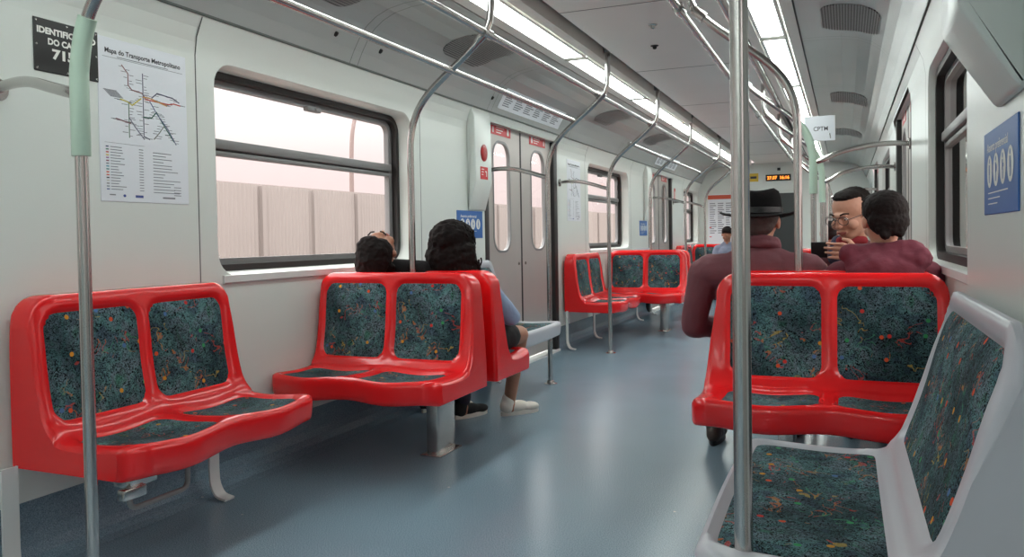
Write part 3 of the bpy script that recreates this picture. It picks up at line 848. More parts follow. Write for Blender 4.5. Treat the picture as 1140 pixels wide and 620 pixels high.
# right transverse
tB = seat_unit('red double seat facing the camera behind the grey seat, under the hat wearer', W=WT, F=.05, mirror=True, depth=DT)
tB.location = (XT+.007, Y1, 0); pedestal(tB, True)
tBm = seat_unit('red double seat on which the man in the black hat sits, facing away', W=WT, F=.03, depth=DT)
tBm.location = (XT+.007, Y1, 0); tBm.rotation_euler = (0, 0, PI)
dup(tA, (-XT, Y2, 0), 0, 'far red double seat on the left facing the camera across the aisle bay')
dup(tAm, (-XT, Y2, 0), PI, 'far red double seat on the left facing away from the camera')
dup(tB, (XT+.007, Y2, 0), 0, 'far red double seat on the right facing the camera, behind the glasses wearer')
dup(tBm, (XT+.007, Y2, 0), PI, 'far red double seat on the right facing away from the camera')
# benches along the walls
bench = seat_unit('nearest red double bench along the left wall below the route map', W=.83, F=.03, rear=-.012, bf=-.115)
bench.location = (-XW, 1.655, 0); bench.rotation_euler = (0, 0, PI/2)
wall_leg(bench, -.032); wall_leg(bench, .80)
def folding_bracket(root):
    mb = MB(); y = -.37; pts = fillet([(.11, y, .338), (.11, y, .212), (.34, y, .212), (.34, y, .338)], .03)
    mb.tube(pts, .0085, 10); mb.obj('bracket_loop', M_FRAME, root)
    b = MB(); b.bbox(.07, .17, y-.05, y+.02, .29, .338, .004); b.bbox(.04, .12, y-.06, y-.03, .262, .294, .003); b.obj('bracket_clamp', M_STEEL, root)
bench2 = dup(bench, (-XW, 6.83, 0), PI/2, 'red double bench along the left wall just past the left door')
bench3 = dup(bench, (-XW, 11.93, 0), PI/2, 'red double bench along the left wall near the far end wall')
folding_bracket(bench)
rb = dup(bench2, (XW, 5.24, 0), -PI/2, 'red double bench along the right wall under the man with glasses')
dup(bench2, (XW, 10.32, 0), -PI/2, 'red double bench along the right wall beyond the far seats')
dup(tA, (-XT, 13.55, 0), 0, 'red double seat facing the camera against the far end wall at left')
# wide grey priority seats
gseat = seat_unit('wide grey priority seat in the right foreground with one broad patterned pad', W=.90, F=.02, ncell=1, m=M_GREY, depth=.565, name='priority_bench', rear=-.012, bf=-.055, lean=.06)
gseat.location = (XW-.05, 2.36, 0); gseat.rotation_euler = (0, 0, -PI/2)
wall_leg(gseat, .06); wall_leg(gseat, .82)
dup(gseat, (-XW, 4.30, 0), PI/2, 'grey priority seat along the left wall beside the left door')
dup(gseat, (XW, 7.75, 0), -PI/2, 'grey priority seat along the right wall past the right door')
dup(gseat, (-XW, 9.33, 0), PI/2, 'grey priority seat along the left wall beside the far left door')

# ------------------------------------------------------------------ signs and notices
def plate(root, w, h, m, name='panel', d=.004):
    mb = MB(); mb.bbox(0, w, 0, h, -.001, d, .0015, 1); return mb.obj(name, m, root, smooth=False)
# vehicle identification plate
r = basis('identification_plate', (-1.3495, 1.785, 1.553), (0, 1, 0), (0, 0, 1), 'black vehicle identification plate with white lettering on the left wall', 'sign')
plate(r, .236, .168, M_BLACK, 'plate')
t = MB(); add_text(t, 'IDENTIFICAÇÃO', .118, .122, .0046, .027, 'CENTER', .215, .0012); add_text(t, 'DO CARRO', .118, .090, .0046, .027, 'CENTER', .14, .0012); add_text(t, '7157', .118, .047, .0046, .042, 'CENTER', .115, .0018); t.obj('lettering', M_LET, r, smooth=False)
for x in (.009, .118, .227):
    for y in (.009, .084, .159):
        if x == .118 and y == .084: continue
        q = MB(); q.lathe([(.004, .0038), (.003, .0058)], 8, (x, y, 0)); q.obj('screw', M_STEEL, r)
# transport map posters
def map_poster(y, label, detail=True):
    r = basis('map_poster', (-1.3495, y, 1.15), (0, 1, 0), (0, 0, 1), label, 'poster')
    W, H = .40, .566; plate(r, W, H, M_PAPER, 'sheet', .002)
    z = .0026
    t = MB(); add_text(t, 'Mapa do Transporte Metropolitano', W/2, H-.052, z, .0235, 'CENTER', .34, .0006); t.obj('heading', M_INK, r, smooth=False)
    ln = MB(); add_rect(ln, .02, W-.02, H-.068, H-.0665, z); add_rect(ln, .08, .31, H-.0635, H-.061, z); ln.obj('heading_rule', M_INKL, r, smooth=False)
    LINES = [((150, 108, 112), [(.10, .48), (.125, .455), (.125, .415), (.14, .40), (.185, .395), (.20, .38)]),
             ((120, 124, 140), [(.19, .465), (.19, .24), (.215, .232)]),
             ((206, 92, 86), [(.20, .375), (.31, .372), (.335, .378), (.365, .375)]),
             ((214, 160, 90), [(.19, .382), (.22, .382), (.30, .365)]),
             ((92, 96, 120), [(.23, .385), (.255, .405), (.33, .398), (.36, .385)]),
             ((70, 120, 104), [(.19, .31), (.225, .31), (.25, .335), (.275, .30), (.33, .235)]),
             ((110, 116, 150), [(.22, .37), (.25, .33), (.30, .28), (.34, .225)]),
             ((210, 196, 80), [(.09, .36), (.12, .355), (.14, .345), (.18, .375)]),
             ((120, 150, 132), [(.125, .35), (.125, .23)]),
             ((130, 132, 150), [(.125, .30), (.15, .27), (.19, .23)]),
             ((150, 110, 120), [(.07, .29), (.10, .285), (.13, .28)]),
             ((150, 156, 150), [(.235, .235), (.26, .26), (.285, .29)])]
    for i, (c, pts) in enumerate(LINES):
        mm = mat('map_line_%02d' % i, rgb(*c), .6); g = MB(); add_line(g, pts, .0042, z+.0001*(i+1)); g.obj('map_line', mm, r, smooth=False)
    st = MB(); rng = random.Random(3)
    for c, pts in LINES:
        for a, b in zip(pts[:-1], pts[1:]):
            n = max(1, int(math.hypot(a[0]-b[0], a[1]-b[1])/.010))
            for q in range(n):
                k = (q+.5)/n; x, y_ = a[0]+(b[0]-a[0])*k, a[1]+(b[1]-a[1])*k
                w = .010+.018*rng.random(); sgn = rng.choice((-1, 1))
                x0 = x+.004 if sgn > 0 else x-.004-w; add_rect(st, x0, x0+w, y_-.0009, y_+.0009, z)
    for q in range(8): add_rect(st, .02+.004*q, .075+.004*q, .385-.003*q, .387-.003*q, z)
    st.obj('station_names', M_INKL, r, smooth=False)
    lg = MB(); key_c = [(40, 60, 110), (40, 120, 90), (200, 70, 60), (220, 190, 80), (150, 90, 150), (130, 60, 90), (120, 130, 140), (60, 150, 170), (40, 130, 120), (220, 90, 50), (210, 80, 60), (50, 50, 60), (200, 200, 190), (140, 140, 140), (120, 140, 150), (70, 90, 150)]
    for i in range(16):
        y_ = .190-.0098*i
        add_rect(lg, .042, .042+.03+.035*rng.random(), y_-.0013, y_+.0013, z); add_rect(lg, .165, .184, y_-.0012, y_+.0012, z)
        g = MB(); add_rect(g, .024, .036, y_-.002, y_+.002, z); g.obj('legend_key', mat('legend_%02d' % i, rgb(*key_c[i]), .6), r, smooth=False)
    for i in range(14):
        y_ = .185-.0112*i; add_rect(lg, .228, .228+.04+.09*rng.random(), y_-.0013, y_+.0013, z)
    for i in range(4): add_rect(lg, .325, .36, .062-.010*i-.0013, .062-.010*i+.0013, z)
    add_rect(lg, .02, .19, .2035, .2045, z); add_rect(lg, .035, .06, .022, .026, z); add_rect(lg, .27, .33, .018, .024, z)
    lg.obj('legend_text', M_INKL, r, smooth=False)
    g = MB(); add_rect(g, .145, .18, .017, .026, z); add_ell(g, .098, .022, .006, .005, z); g.obj('logo', mat('logo_blue', rgb(66, 84, 150), .5), r, smooth=False)
    return r
map_poster(2.018, 'white transport map poster on the left wall above the nearest bench')
map_poster(7.02, 'white transport map poster on the left wall just past the left door')
# blue priority seat signs
def blue_sign(o, ux, label):
    r = basis('priority_seat_sign', o, ux, (0, 0, 1), label, 'sign')
    W, H = .40, .185; plate(r, W, H, M_BLUE, 'plate', .003); z = .0036
    t = MB(); add_text(t, 'Assento preferencial', .05, H-.046, z, .027, 'LEFT', .25, .0003)
    for i in range(3): add_rect(t, .06, .06+(.24, .15, .12)[i], .046-.012*i, .0485-.012*i, z)
    t.obj('lettering', M_LET, r, smooth=False)
    e = MB(); p = MB()
    for i in range(4):
        cx = .080+.082*i; add_ell(e, cx, .095, .033, .036, z); zz = z+.0004
        add_ell(p, cx, .118, .0055, .006, zz, 10); add_rect(p, cx-.006, cx+.005, .088, .110, zz); add_rect(p, cx-.005, cx-.001, .070, .09, zz); add_rect(p, cx+.001, cx+.005, .070, .09, zz)
        if i == 1: add_ell(p, cx+.006, .098, .008, .009, zz, 10)
        if i == 2: add_rect(p, cx+.004, cx+.011, .094, .102, zz)
        if i == 3: add_line(p, [(cx+.012, .072), (cx+.010, .10)], .002, zz)
    e.obj('pictogram_disc', M_LET, r, smooth=False); p.obj('pictogram_figure', M_BLUE, r, smooth=False)
blue_sign((-1.3495, 4.745, 1.005), (0, 1, 0), 'blue priority seat sign with four white ovals, by the left door')
blue_sign((-1.3495, 9.80, 1.005), (0, 1, 0), 'small distant blue priority seat sign beyond the second left window')
blue_sign((1.2995, 2.155, 1.035), (0, -1, 0), 'large looking blue priority seat sign at the right edge above the grey seat')
# intercom / emergency boxes
def intercom(s, y0, label, zb=1.385, red=True, wx=1.35, low=0., d=.065):
    yc = y0+.12; root = empty('emergency_intercom', (s*wx, yc, 1.20), 0, label, 'intercom')
    mb = MB()
    zt = 1.865-1.2; zb_ = zb-1.2
    pr = [(0.0, low-.005), (-s*.012, low-.004), (-s*d, zb_), (-s*d, zb_+.02), (-s*(d-.003), zt-.05), (-s*d*.7, zt+.02), (0, zt)]
    bm = bmesh.new(); vs = [[bm.verts.new((x, y, z)) for x, z in pr] for y in (-.135, .135)]; n = len(pr)
    bm.faces.new(vs[0]); bm.faces.new(vs[1][::-1])
    for i in range(n): bm.faces.new((vs[0][i], vs[0][(i+1) % n], vs[1][(i+1) % n], vs[1][i]))
    bmesh.ops.recalc_face_normals(bm, faces=bm.faces)
    ed = [e for e in bm.edges if e.calc_face_angle(0) > .3]
    bmesh.ops.bevel(bm, geom=ed, offset=.010, segments=3, profile=.5, affect='EDGES')
    me = bpy.data.meshes.new('housing'); bm.to_mesh(me); bm.free(); me.materials.append(M_WALL)
    me.polygons.foreach_set('use_smooth', [True]*len(me.polygons)); me.set_sharp_from_angle(angle=.6)
    link('housing', me, root)
    if red:
        b = MB(); x = -s*d
        def P2(u, v, o): return (x-s*o, u, v)
        n = 24; cz = 1.585-1.2
        for (r0, o0, r1, o1) in ((.05, 0.0, .05, .006), (.05, .006, .042, .010), (.042, .010, .030, .013), (.03, .013, .001, .014)):
            vv = [P2(r0*math.cos(2*PI*k/n), cz+r0*1.15*math.sin(2*PI*k/n), o0) for k in range(n)]+[P2(r1*math.cos(2*PI*k/n), cz+r1*1.15*math.sin(2*PI*k/n), o1) for k in range(n)]
            b.add(vv, [(k, (k+1) % n, n+(k+1) % n, n+k) for k in range(n)])
        b.obj('emergency_button', M_BTN, root)
        q = MB(); q.box(*sorted((x, x-s*.002)), -.06, .06, 1.405-1.2, 1.49-1.2); so = q.obj('red_notice', M_STK, root, smooth=False)
        w = MB()
        for i in range(3): w.box(*sorted((x-s*.002, x-s*.0028)), -.045, -.005-.006*i, 1.47-1.2-.018*i, 1.476-1.2-.018*i)
        w.box(*sorted((x-s*.002, x-s*.0028)), .015, .04, 1.455-1.2, 1.463-1.2); w.box(*sorted((x-s*.002, x-s*.0028)), .03, .04, 1.425-1.2, 1.463-1.2)
        w.obj('notice_print', M_LET, so, smooth=False)
    return root
intercom(-1, 4.93, 'grey emergency box with red button on the left wall beside the left door')
intercom(-1, 10.03, 'distant grey emergency box with red button beside the far left door')
intercom(1, 1.70, 'grey box with slanting underside above the blue sign at the right edge', 1.41, False, 1.30, .06, .11)
# narrow red notices by the far left door
r = basis('red_notice_sticker', (-1.3495, 11.98, 1.50), (0, 1, 0), (0, 0, 1), 'narrow red notice with white print past the far left door', 'sign')
plate(r, .11, .20, M_STK, 'sheet', .002); t = MB(); add_rect(t, .03, .08, .05, .15, .0026); t.obj('notice_print', M_LET, r, smooth=False)
# far end wall: route poster, yellow sign, date display, gangway door
r = basis('notice_poster', (-1.20, Y_END-.001, .50), (1, 0, 0), (0, 0, 1), 'tall white notice poster with orange header on the far end wall', 'poster')
plate(r, .44, 1.19, M_PAPER, 'sheet', .003)
h = MB(); add_rect(h, .0, .44, 1.11, 1.18, .0036); h.obj('header', M_ORH, r, smooth=False)
t = MB(); rng = random.Random(5)
for i in range(15):
    for c in range(3): add_rect(t, .03+.135*c, .03+.135*c+.06+.05*rng.random(), 1.03-.036*i, 1.045-.036*i, .0036)
t.obj('notice_print', M_INKL, r, smooth=False)
t = MB()
for i in range(3): add_rect(t, .02, .06, .62-.16*i, .635-.16*i, .0038)
t.obj('red_marks', M_STK, r, smooth=False)
r = basis('yellow_sign', (-.66, Y_END-.001, 1.885), (1, 0, 0), (0, 0, 1), 'yellow sign with a dark spot high on the far end wall', 'sign')
plate(r, .30, .14, M_YEL, 'plate', .004); t = MB(); add_ell(t, .10, .07, .045, .045, .0046); add_rect(t, .17, .27, .05, .09, .0046); t.obj('sign_print', M_INK, r, smooth=False)
r = basis('date_time_display', (-.24, Y_END-.001, 1.885), (1, 0, 0), (0, 0, 1), 'amber LED date and time display above the gangway door', 'display')
mb = MB(); mb.bbox(0, .40, 0, .105, -.001, .03, .004); mb.obj('display_case', M_BLACK, r)
t = MB(); add_text(t, '27.07  16:16', .20, .026, .0312, .075, 'CENTER', .35, .0012); t.obj('led_digits', M_LED, r, smooth=False)
mb = MB(); mb.bbox(-.055, -.005, Y_END-.03, Y_END+.001, 2.055, 2.10, .004); o = mb.obj('camera_dome', M_DARK); tag(o, 'small dark square sensor above the date display', 'sensor')
gd = link('door_9', None); gd.location = (0, Y_END+.03, 0); gd['kind'] = 'structure'; gd.empty_display_size = .1
mb = MB(); f = [(gx0, 0), (gx1, 0), (gx1, gz), (gx0, gz)]
mb.box(gx0, gx0+.05, -.01, .03, 0, gz); mb.box(gx1-.05, gx1, -.01, .03, 0, gz); mb.box(gx0, gx1, -.01, .03, gz-.06, gz); mb.box(gx0, gx1, -.01, .03, 0, .55); mb.obj('door_leaf', M_WALL, gd, smooth=False)
mb = MB(); mb.box(gx0+.05, gx1-.05, .005, .012, .55, gz-.06); mb.obj('door_pane', M_DSTEEL, gd, smooth=False)
mb = MB(); mb.tube([(gx1-.03, -.02, .95), (gx1-.03, -.02, 1.10)], .008, 8); mb.obj('door_handle', M_STEEL, gd)
# hanging white sign
r = basis('hanging_sign', (.715, 6.46, 1.685), (1, 0, 0), (0, 0, 1), 'white hanging sign with grey operator lettering near the right door', 'sign')
mb = MB(); mb.bbox(0, .215, 0, .185, -.006, .006, .003, 1); mb.obj('board', M_PAPER, r, smooth=False)
t = MB(); add_text(t, 'CPTM', .115, .075, .0066, .045, 'CENTER', .10, .0004); t.obj('lettering', M_INK, r, smooth=False)
t = MB(); 
for x in (.03, .185): t.tube([(x, 0, .18), (x, 0, .45)], .004, 8)
t.obj('hanger', M_STEEL, r)

# ------------------------------------------------------------------ people
def blob(name, prims, voxel, m, parent, smooth=6, disp=None):
    bm = bmesh.new()
    for p in prims:
        if p[0] == 's':
            c, r = Vector(p[1]), p[2]; r = (r, r, r) if isinstance(r, (int, float)) else r
            mtx = Matrix.Translation(c)
            if len(p) > 3: mtx = mtx @ p[3].to_4x4()
            bmesh.ops.create_icosphere(bm, subdivisions=3, radius=1., matrix=mtx @ Matrix.Diagonal((r[0], r[1], r[2], 1)))
        else:
            a, b, r0, r1 = Vector(p[1]), Vector(p[2]), p[3], p[4]
            flat = p[5] if len(p) > 5 else 1.
            d = b-a; q = d.to_track_quat('Z', 'Y').to_matrix(); n = 14; rows = []
            for (t, rr) in ((0, r0), (.5, (r0+r1)/2), (1, r1)):
                rows.append([bm.verts.new(a+d*t+q @ Vector((rr*math.cos(2*PI*k/n), rr*flat*math.sin(2*PI*k/n), 0))) for k in range(n)])
            for u in range(2):
                for k in range(n): bm.faces.new((rows[u][k], rows[u][(k+1) % n], rows[u+1][(k+1) % n], rows[u+1][k]))
            bm.faces.new(rows[0][::-1]); bm.faces.new(rows[2])
            for c, rr in ((a, r0), (b, r1)):
                bmesh.ops.create_icosphere(bm, subdivisions=2, radius=1., matrix=Matrix.Translation(c) @ q.to_4x4() @ Matrix.Diagonal((rr, rr*flat, min(rr, rr*flat), 1)))
    me = bpy.data.meshes.new(name); bm.to_mesh(me); bm.free()
    o = bpy.data.objects.new('tmp', me); COL.objects.link(o)
    md = o.modifiers.new('r', 'REMESH'); md.mode = 'VOXEL'; md.voxel_size = voxel
    if smooth:
        sm = o.modifiers.new('s', 'SMOOTH'); sm.factor = .5; sm.iterations = smooth
    dg = bpy.context.evaluated_depsgraph_get(); out = bpy.data.meshes.new_from_object(o.evaluated_get(dg))
    bpy.data.objects.remove(o); bpy.data.meshes.remove(me)
    out.name = name
    if disp:
        sc_, amp = disp
        co = [v.co.copy() for v in out.vertices]; nr = [v.normal.copy() for v in out.vertices]
        for v, c, n_ in zip(out.vertices, co, nr):
            v.co = c+n_*amp*(noise.noise(c*sc_)+.5*noise.noise(c*sc_*2.3+Vector((3, 1, 7))))
    out.materials.clear(); out.materials.append(m)
    out.polygons.foreach_set('use_smooth', [True]*len(out.polygons)); out.update()
    return link(name, out, parent)
def rot(rx=0, ry=0, rz=0):
    return Matrix.Rotation(rz, 3, 'Z') @ Matrix.Rotation(ry, 3, 'Y') @ Matrix.Rotation(rx, 3, 'X')
def head_prims(c, R, k=1.):
    """face towards local +y before R"""
    c = Vector(c)
    def T(x, y, z): return c+R @ (Vector((x, y, z))*k)
    def E(x, y, z, rx, ry, rz): return ('s', T(x, y, z), (rx*k, ry*k, rz*k), R)
    return [E(0, -.012, .030, .076, .092, .084), E(0, .020, -.025, .062, .070, .082), E(0, .045, -.075, .040, .038, .030),
            E(0, .094, -.012, .012, .016, .022), E(0, .102, -.026, .015, .014, .011), E(0, .083, .020, .040, .016, .012),
            E(0, .086, -.058, .024, .012, .010), E(.040, .060, -.030, .024, .026, .024), E(-.040, .060, -.030, .024, .026, .024),
            E(.078, -.005, -.008, .010, .020, .030), E(-.078, -.005, -.008, .010, .020, .030)]
def face_bits(root, c, R, k=1., brow=True, lip=True):
    c = Vector(c)
    def T(x, y, z): return c+R @ (Vector((x, y, z))*k)
    if brow:
        mb = MB()
        for s in (-1, 1): mb.tube([T(s*.016, .098, .026), T(s*.032, .095, .032), T(s*.050, .080, .027)], .0035*k, 8)
        mb.obj('eyebrows', M_HAIR, root)
        for s in (-1, 1):
            e = MB(); e.lathe([(.001, -.009), (.007, -.005), (.009, 0), (.007, .005), (.001, .009)], 12); me = e.mesh('eye', M_LET)
            o = link('eye', me, root); o.location = T(s*.031, .084, .004); o.scale = (k, k*.7, k*.7)
            p = MB(); p.lathe([(.004, 0), (.0035, .002)], 10); q = link('iris', p.mesh('iris', M_BLACK), root); q.location = T(s*.031, .0905, .003); q.rotation_euler = (R @ Matrix.Rotation(-PI/2, 3, 'X')).to_euler()
    if lip:
        mb = MB(); mb.tube([T(-.022, .090, -.058), T(-.008, .099, -.055), T(0, .0995, -.0565), T(.008, .099, -.055), T(.022, .090, -.058)], .004*k, 8)
        mb.tube([T(-.018, .090, -.062), T(0, .098, -.065), T(.018, .090, -.062)], .0045*k, 8); mb.obj('lips', M_LIP, root)
def hand_prims(w, d, n, k=1., curl=.5, side=1):
    """w wrist, d finger direction, n palm normal (fingers curl towards n); side +1 puts the thumb on d x n"""
    w, d, n = Vector(w), Vector(d).normalized(), Vector(n).normalized(); n = (n-d*n.dot(d)).normalized(); s = d.cross(n)*side
    out = [('c', w, w+d*.03*k, .021*k, .024*k, .7)]
    for i in range(4): out.append(('c', w+d*.02*k+s*(.012-.008*i)*k, w+d*.078*k+s*(.033-.0225*i)*k, .012*k, .0105*k))
    for i, L in enumerate((.070, .078, .073, .056)):
        b = w+d*.080*k+s*(.033-.0225*i)*k; a = curl*.7; pt = b
        for j, f in enumerate((.45, .31, .24)):
            dd = d*math.cos(a)+n*math.sin(a); q = pt+dd*L*f*k; out.append(('c', pt, q, (.0084-.0007*j)*k, (.0079-.0009*j)*k)); pt = q; a += curl
    t0 = w+d*.025*k+s*.024*k; t1 = t0+(d*.6+s*.7+n*.35).normalized()*.038*k; t2 = t1+(d*.85+s*.1+n*.55).normalized()*.032*k
    out += [('c', t0, t1, .013*k, .0105*k), ('c', t1, t2, .0102*k, .0085*k)]
    return out
def shoe(name, root, heel, direction, m, sole_m, L=.26, h=.085):
    d = Vector((direction[0], direction[1], 0)).normalized(); p = Vector((-d.y, d.x, 0)); hb = Vector(heel)
    R = Matrix((( d.x, p.x, 0), (d.y, p.y, 0), (0, 0, 1)))
    pr = [('s', hb+d*.045+Vector((0, 0, .052)), (.05, .036, .045), R), ('s', hb+d*.11+Vector((0, 0, .042)), (.075, .040, .036), R), ('s', hb+d*.185+Vector((0, 0, .034)), (.07, .044, .027), R), ('c', hb+d*.045+Vector((0, 0, .05)), hb+d*.05+Vector((0, 0, .095)), .036, .038)]
    o = blob(name, pr, .006, m, root, 3)
    s = MB(); poly = []
    for k in range(28):
        a = 2*PI*k/28; x = .127*math.cos(a); w = .036+.011*math.cos(a); poly.append(hb+d*(.125+x)+p*(w*math.sin(a)))
    s.add([(q.x, q.y, .001) for q in poly]+[(q.x, q.y, .024) for q in poly], [tuple(range(27, -1, -1)), tuple(range(28, 56))]+[(k, (k+1) % 28, 28+(k+1) % 28, 28+k) for k in range(28)])
    s.obj('sole', sole_m, o)
    return o

def seated(label, X, Yh, Ysh, f, zs, hips_w=.12, sh_w=.17, neck=(0, 0, .93), head=(0, 0, 1.05), headR=None, hk=1., skin=None, top=None, bottom=None, sleeves='long',
           arms=None, knees=None, feet=None, shoe_m=None, sole_m=None, voxel=.008, bulk=1., bare_legs=False, shoe_dir=None, hands=True, extra_body=(), extra_top=(), shoes=True, bvox=None):
    """a seated figure in world coordinates. Yh hips y, Ysh shoulders y, f +1 faces +Y, zs shoulder height"""
    skin = skin or M_SKIN
    root = empty('person', (X, Yh, 0), 0, label, 'person')
    O = Vector((X, Yh, 0))
    def l(p): return Vector(p)-O
    R = headR or rot(rz=0 if f > 0 else PI)
    hipc = Vector((X, Yh, .515)); sh = Vector((neck[0], Ysh, zs)); nk = Vector(neck); hd = Vector(head)
    chest = sh.lerp(hipc, .33)
    arms = arms or []; knees = knees or []; feet = feet or []
    body = head_prims(l(hd), R, hk)
    body += [('c', l(nk)-Vector((0, 0, .05)), l(hd.lerp(nk, .35)), .052*hk, .050*hk)]
    tor = [('c', l(hipc), l(chest), .125, .135, .8), ('c', l(chest), l(sh-Vector((0, 0, .035))), .135, .10, .75)]
    tor += [('c', l(sh+Vector((-sh_w, 0, -.03))), l(sh+Vector((sh_w, 0, -.03))), .052, .052), ('c', l(sh), l(nk), .07, .052)]
    body += tor
    arm_pr, leg_pr = [], []
    for a in arms:                                       # (shoulder, elbow, wrist, finger dir, palm normal, curl, thumb side)
        s_, e_, w_ = map(l, a[:3])
        body += [('c', s_, e_, .043, .037), ('c', e_, w_, .036, .026)]
        arm_pr += [('c', s_, e_, .058*bulk, .050*bulk), ('c', e_, e_+(w_-e_)*.90, .049*bulk, .037*bulk)]
        body += hand_prims(w_, a[3], a[4], .95, a[5], a[6])
    for kx, ft in zip(knees, feet):
        hx = l((X+math.copysign(hips_w*.75, kx[0]-X), Yh, .50)); k_ = l(kx); f_ = l(ft)
        body += [('c', hx, k_, .075, .052), ('c', k_, f_+Vector((0, 0, .09)), .049, .034), ('s', f_+Vector((0, 0, .05)), (.035, .035, .045))]
        if not bare_legs: leg_pr += [('c', hx, k_, .090, .066), ('c', k_, f_+Vector((0, 0, .11)), .064, .052)]
        else: leg_pr += [('c', hx, hx.lerp(k_, .62), .094, .080)]
    b = blob('body', body+list(extra_body), bvox or min(voxel, .007), skin, root, 2)
    # clothing
    tpr = [('c', l(hipc+Vector((0, 0, .03))), l(chest), .150*bulk, .158*bulk, .82), ('c', l(chest), l(sh-Vector((0, 0, .03))), .158*bulk, .122*bulk, .78),
           ('c', l(sh+Vector((-sh_w, 0, -.03))), l(sh+Vector((sh_w, 0, -.03))), .066*bulk, .066*bulk), ('c', l(sh+Vector((-sh_w*.6, 0, -.01))), l(nk-Vector((0, 0, .035))), .055, .060), ('c', l(sh+Vector((sh_w*.6, 0, -.01))), l(nk-Vector((0, 0, .035))), .055, .060)]+arm_pr
    blob('top', tpr+list(extra_top), voxel, top, root, 4, disp=(9, .006))
    if leg_pr or True:
        blob('shorts' if bare_legs else 'trousers', leg_pr+[('c', l(hipc)+Vector((-hips_w*.6, 0, -.01)), l(hipc)+Vector((hips_w*.6, 0, -.01)), .125, .125, .8)], voxel, bottom, root, 4, disp=(9, .005))
    if shoes:
        for i, ft in enumerate(feet):
            d = shoe_dir[i] if shoe_dir else (0, f)
            hb = Vector((ft[0], ft[1], 0))-Vector((d[0], d[1], 0)).normalized()*.06
            shoe('shoe', root, l(hb), d, shoe_m or M_BROWN, sole_m or M_BLACK)
    return root, l, R

# --- man in a wide brimmed black hat, near right seat
X = .655
root, l, R = seated('person in maroon jacket and wide black hat seated at right, seen from behind', X, 3.66, 3.60, 1, .875, sh_w=.20, neck=(X-.005, 3.605, .955), head=(X, 3.625, 1.055), hk=1.0,
    skin=M_SKIN, top=M_MAROON, bottom=M_NAVY, bulk=1.16,
    arms=[((X-.235, 3.60, .835), (X-.285, 3.63, .60), (X-.15, 3.86, .56), (.6, .6, -.2), (0, 0, -1), .35, 1), ((X+.215, 3.60, .835), (X+.235, 3.72, .60), (X+.12, 3.90, .57), (-.6, .6, -.2), (0, 0, -1), .35, -1)],
    knees=[(X-.14, 4.06, .50), (X+.12, 4.08, .50)], feet=[(X-.245, 3.93, 0), (X+.10, 4.20, 0)], shoe_m=M_BROWN)
hc = l((X, 3.625, 1.055))
hb = blob('hair', [('s', hc+Vector((0, -.020, .022)), (.082, .094, .080)), ('s', hc+Vector((0, -.055, -.02)), (.066, .046, .048))], .006, mat('greying_hair', rgb(74, 66, 62), .6, bump=(60, .4), mottle=(40, .4)), root, 2)
mb = MB()                                               # felt hat: brim with upturned sides, dented crown
seg = 40; rings = [(.085, .006), (.10, .0), (.135, -.005), (.160, -.004), (.166, .001), (.160, .004), (.135, .004), (.098, .010), (.094, .030), (.090, .07), (.082, .098), (.062, .112), (.030, .104), (.004, .100)]
vs = []
for j, (r_, z_) in enumerate(rings):
    for k in range(seg):
        a = 2*PI*k/seg; xx, yy = r_*math.cos(a), r_*1.10*math.sin(a); zz = z_
        if r_ > .1: zz += .018*(abs(math.cos(a))**3)*((r_-.1)/.06)-.006*(abs(math.sin(a))**2)*((r_-.1)/.06)
        if j >= 9 : zz += .010*math.cos(2*a)*(1 if j < 13 else 0)*.6
        vs.append((hc.x+xx, hc.y-.008+yy, hc.z+.022+zz))
fs = [(i*seg+k, i*seg+(k+1) % seg, (i+1)*seg+(k+1) % seg, (i+1)*seg+k) for i in range(len(rings)-1) for k in range(seg)]; fs.append(tuple((len(rings)-1)*seg+k for k in range(seg))); fs.append(tuple(range(seg-1, -1, -1)))
mb.add(vs, fs); hat = mb.obj('hat', M_HAT, root, angle=60)
mb = MB(); mb.lathe([(.097, .012), (.0985, .013), (.0965, .036), (.093, .037)], 40, (hc.x, hc.y-.008, hc.z+.022), 1, 1.16); mb.obj('hat_band', M_BLACK, hat)
blob('collar', [('c', hc+Vector((.072*math.cos(a), -.012+.066*math.sin(a), -.108+.014*math.sin(a+PI))), hc+Vector((.072*math.cos(a+.4), -.012+.066*math.sin(a+.4), -.108+.014*math.sin(a+.4+PI))), .020, .020, 1.) for a in np.arange(-PI*1.35, .35*PI, .4)]+[('c', hc+Vector((.074*math.cos(a), -.012+.070*math.sin(a), -.085+.014*math.sin(a+PI))), hc+Vector((.074*math.cos(a+.4), -.012+.070*math.sin(a+.4), -.085+.014*math.sin(a+.4+PI))), .013, .013, 1.) for a in np.arange(-PI*1.2, .2*PI, .4)], .006, M_MAROON, root, 2, disp=(22, .006))

# --- person in burgundy hoodie, seat next to him
X = 1.135
root, l, R = seated('person with short dark hair in burgundy hoodie, seen from behind at right', X, 3.68, 3.53, 1, .855, sh_w=.15, neck=(X, 3.53, .93), head=(X+.005, 3.52, 1.045), headR=rot(rx=-.18, rz=.25), hk=.98,
    skin=M_SKIN, top=M_HOOD, bottom=M_NAVY, bulk=1.02,
    arms=[((X-.19, 3.54, .80), (X-.235, 3.68, .62), (X-.16, 3.92, .66), (.2, .9, .2), (.5, 0, -.5), .5, 1), ((X+.175, 3.54, .80), (X+.17, 3.66, .57), (X+.08, 3.88, .60), (-.5, .7, 0), (0, 0, -1), .4, -1)],
    knees=[(X-.12, 4.08, .50), (X+.05, 4.08, .50)], feet=[(X-.12, 4.28, 0), (X+.05, 4.28, 0)], shoe_m=M_BLKCL)
hc = l((X+.005, 3.52, 1.045))
def Hh(x, y, z, rx, ry, rz): return ('s', hc+R @ Vector((x, y, z)), (rx, ry, rz), R)
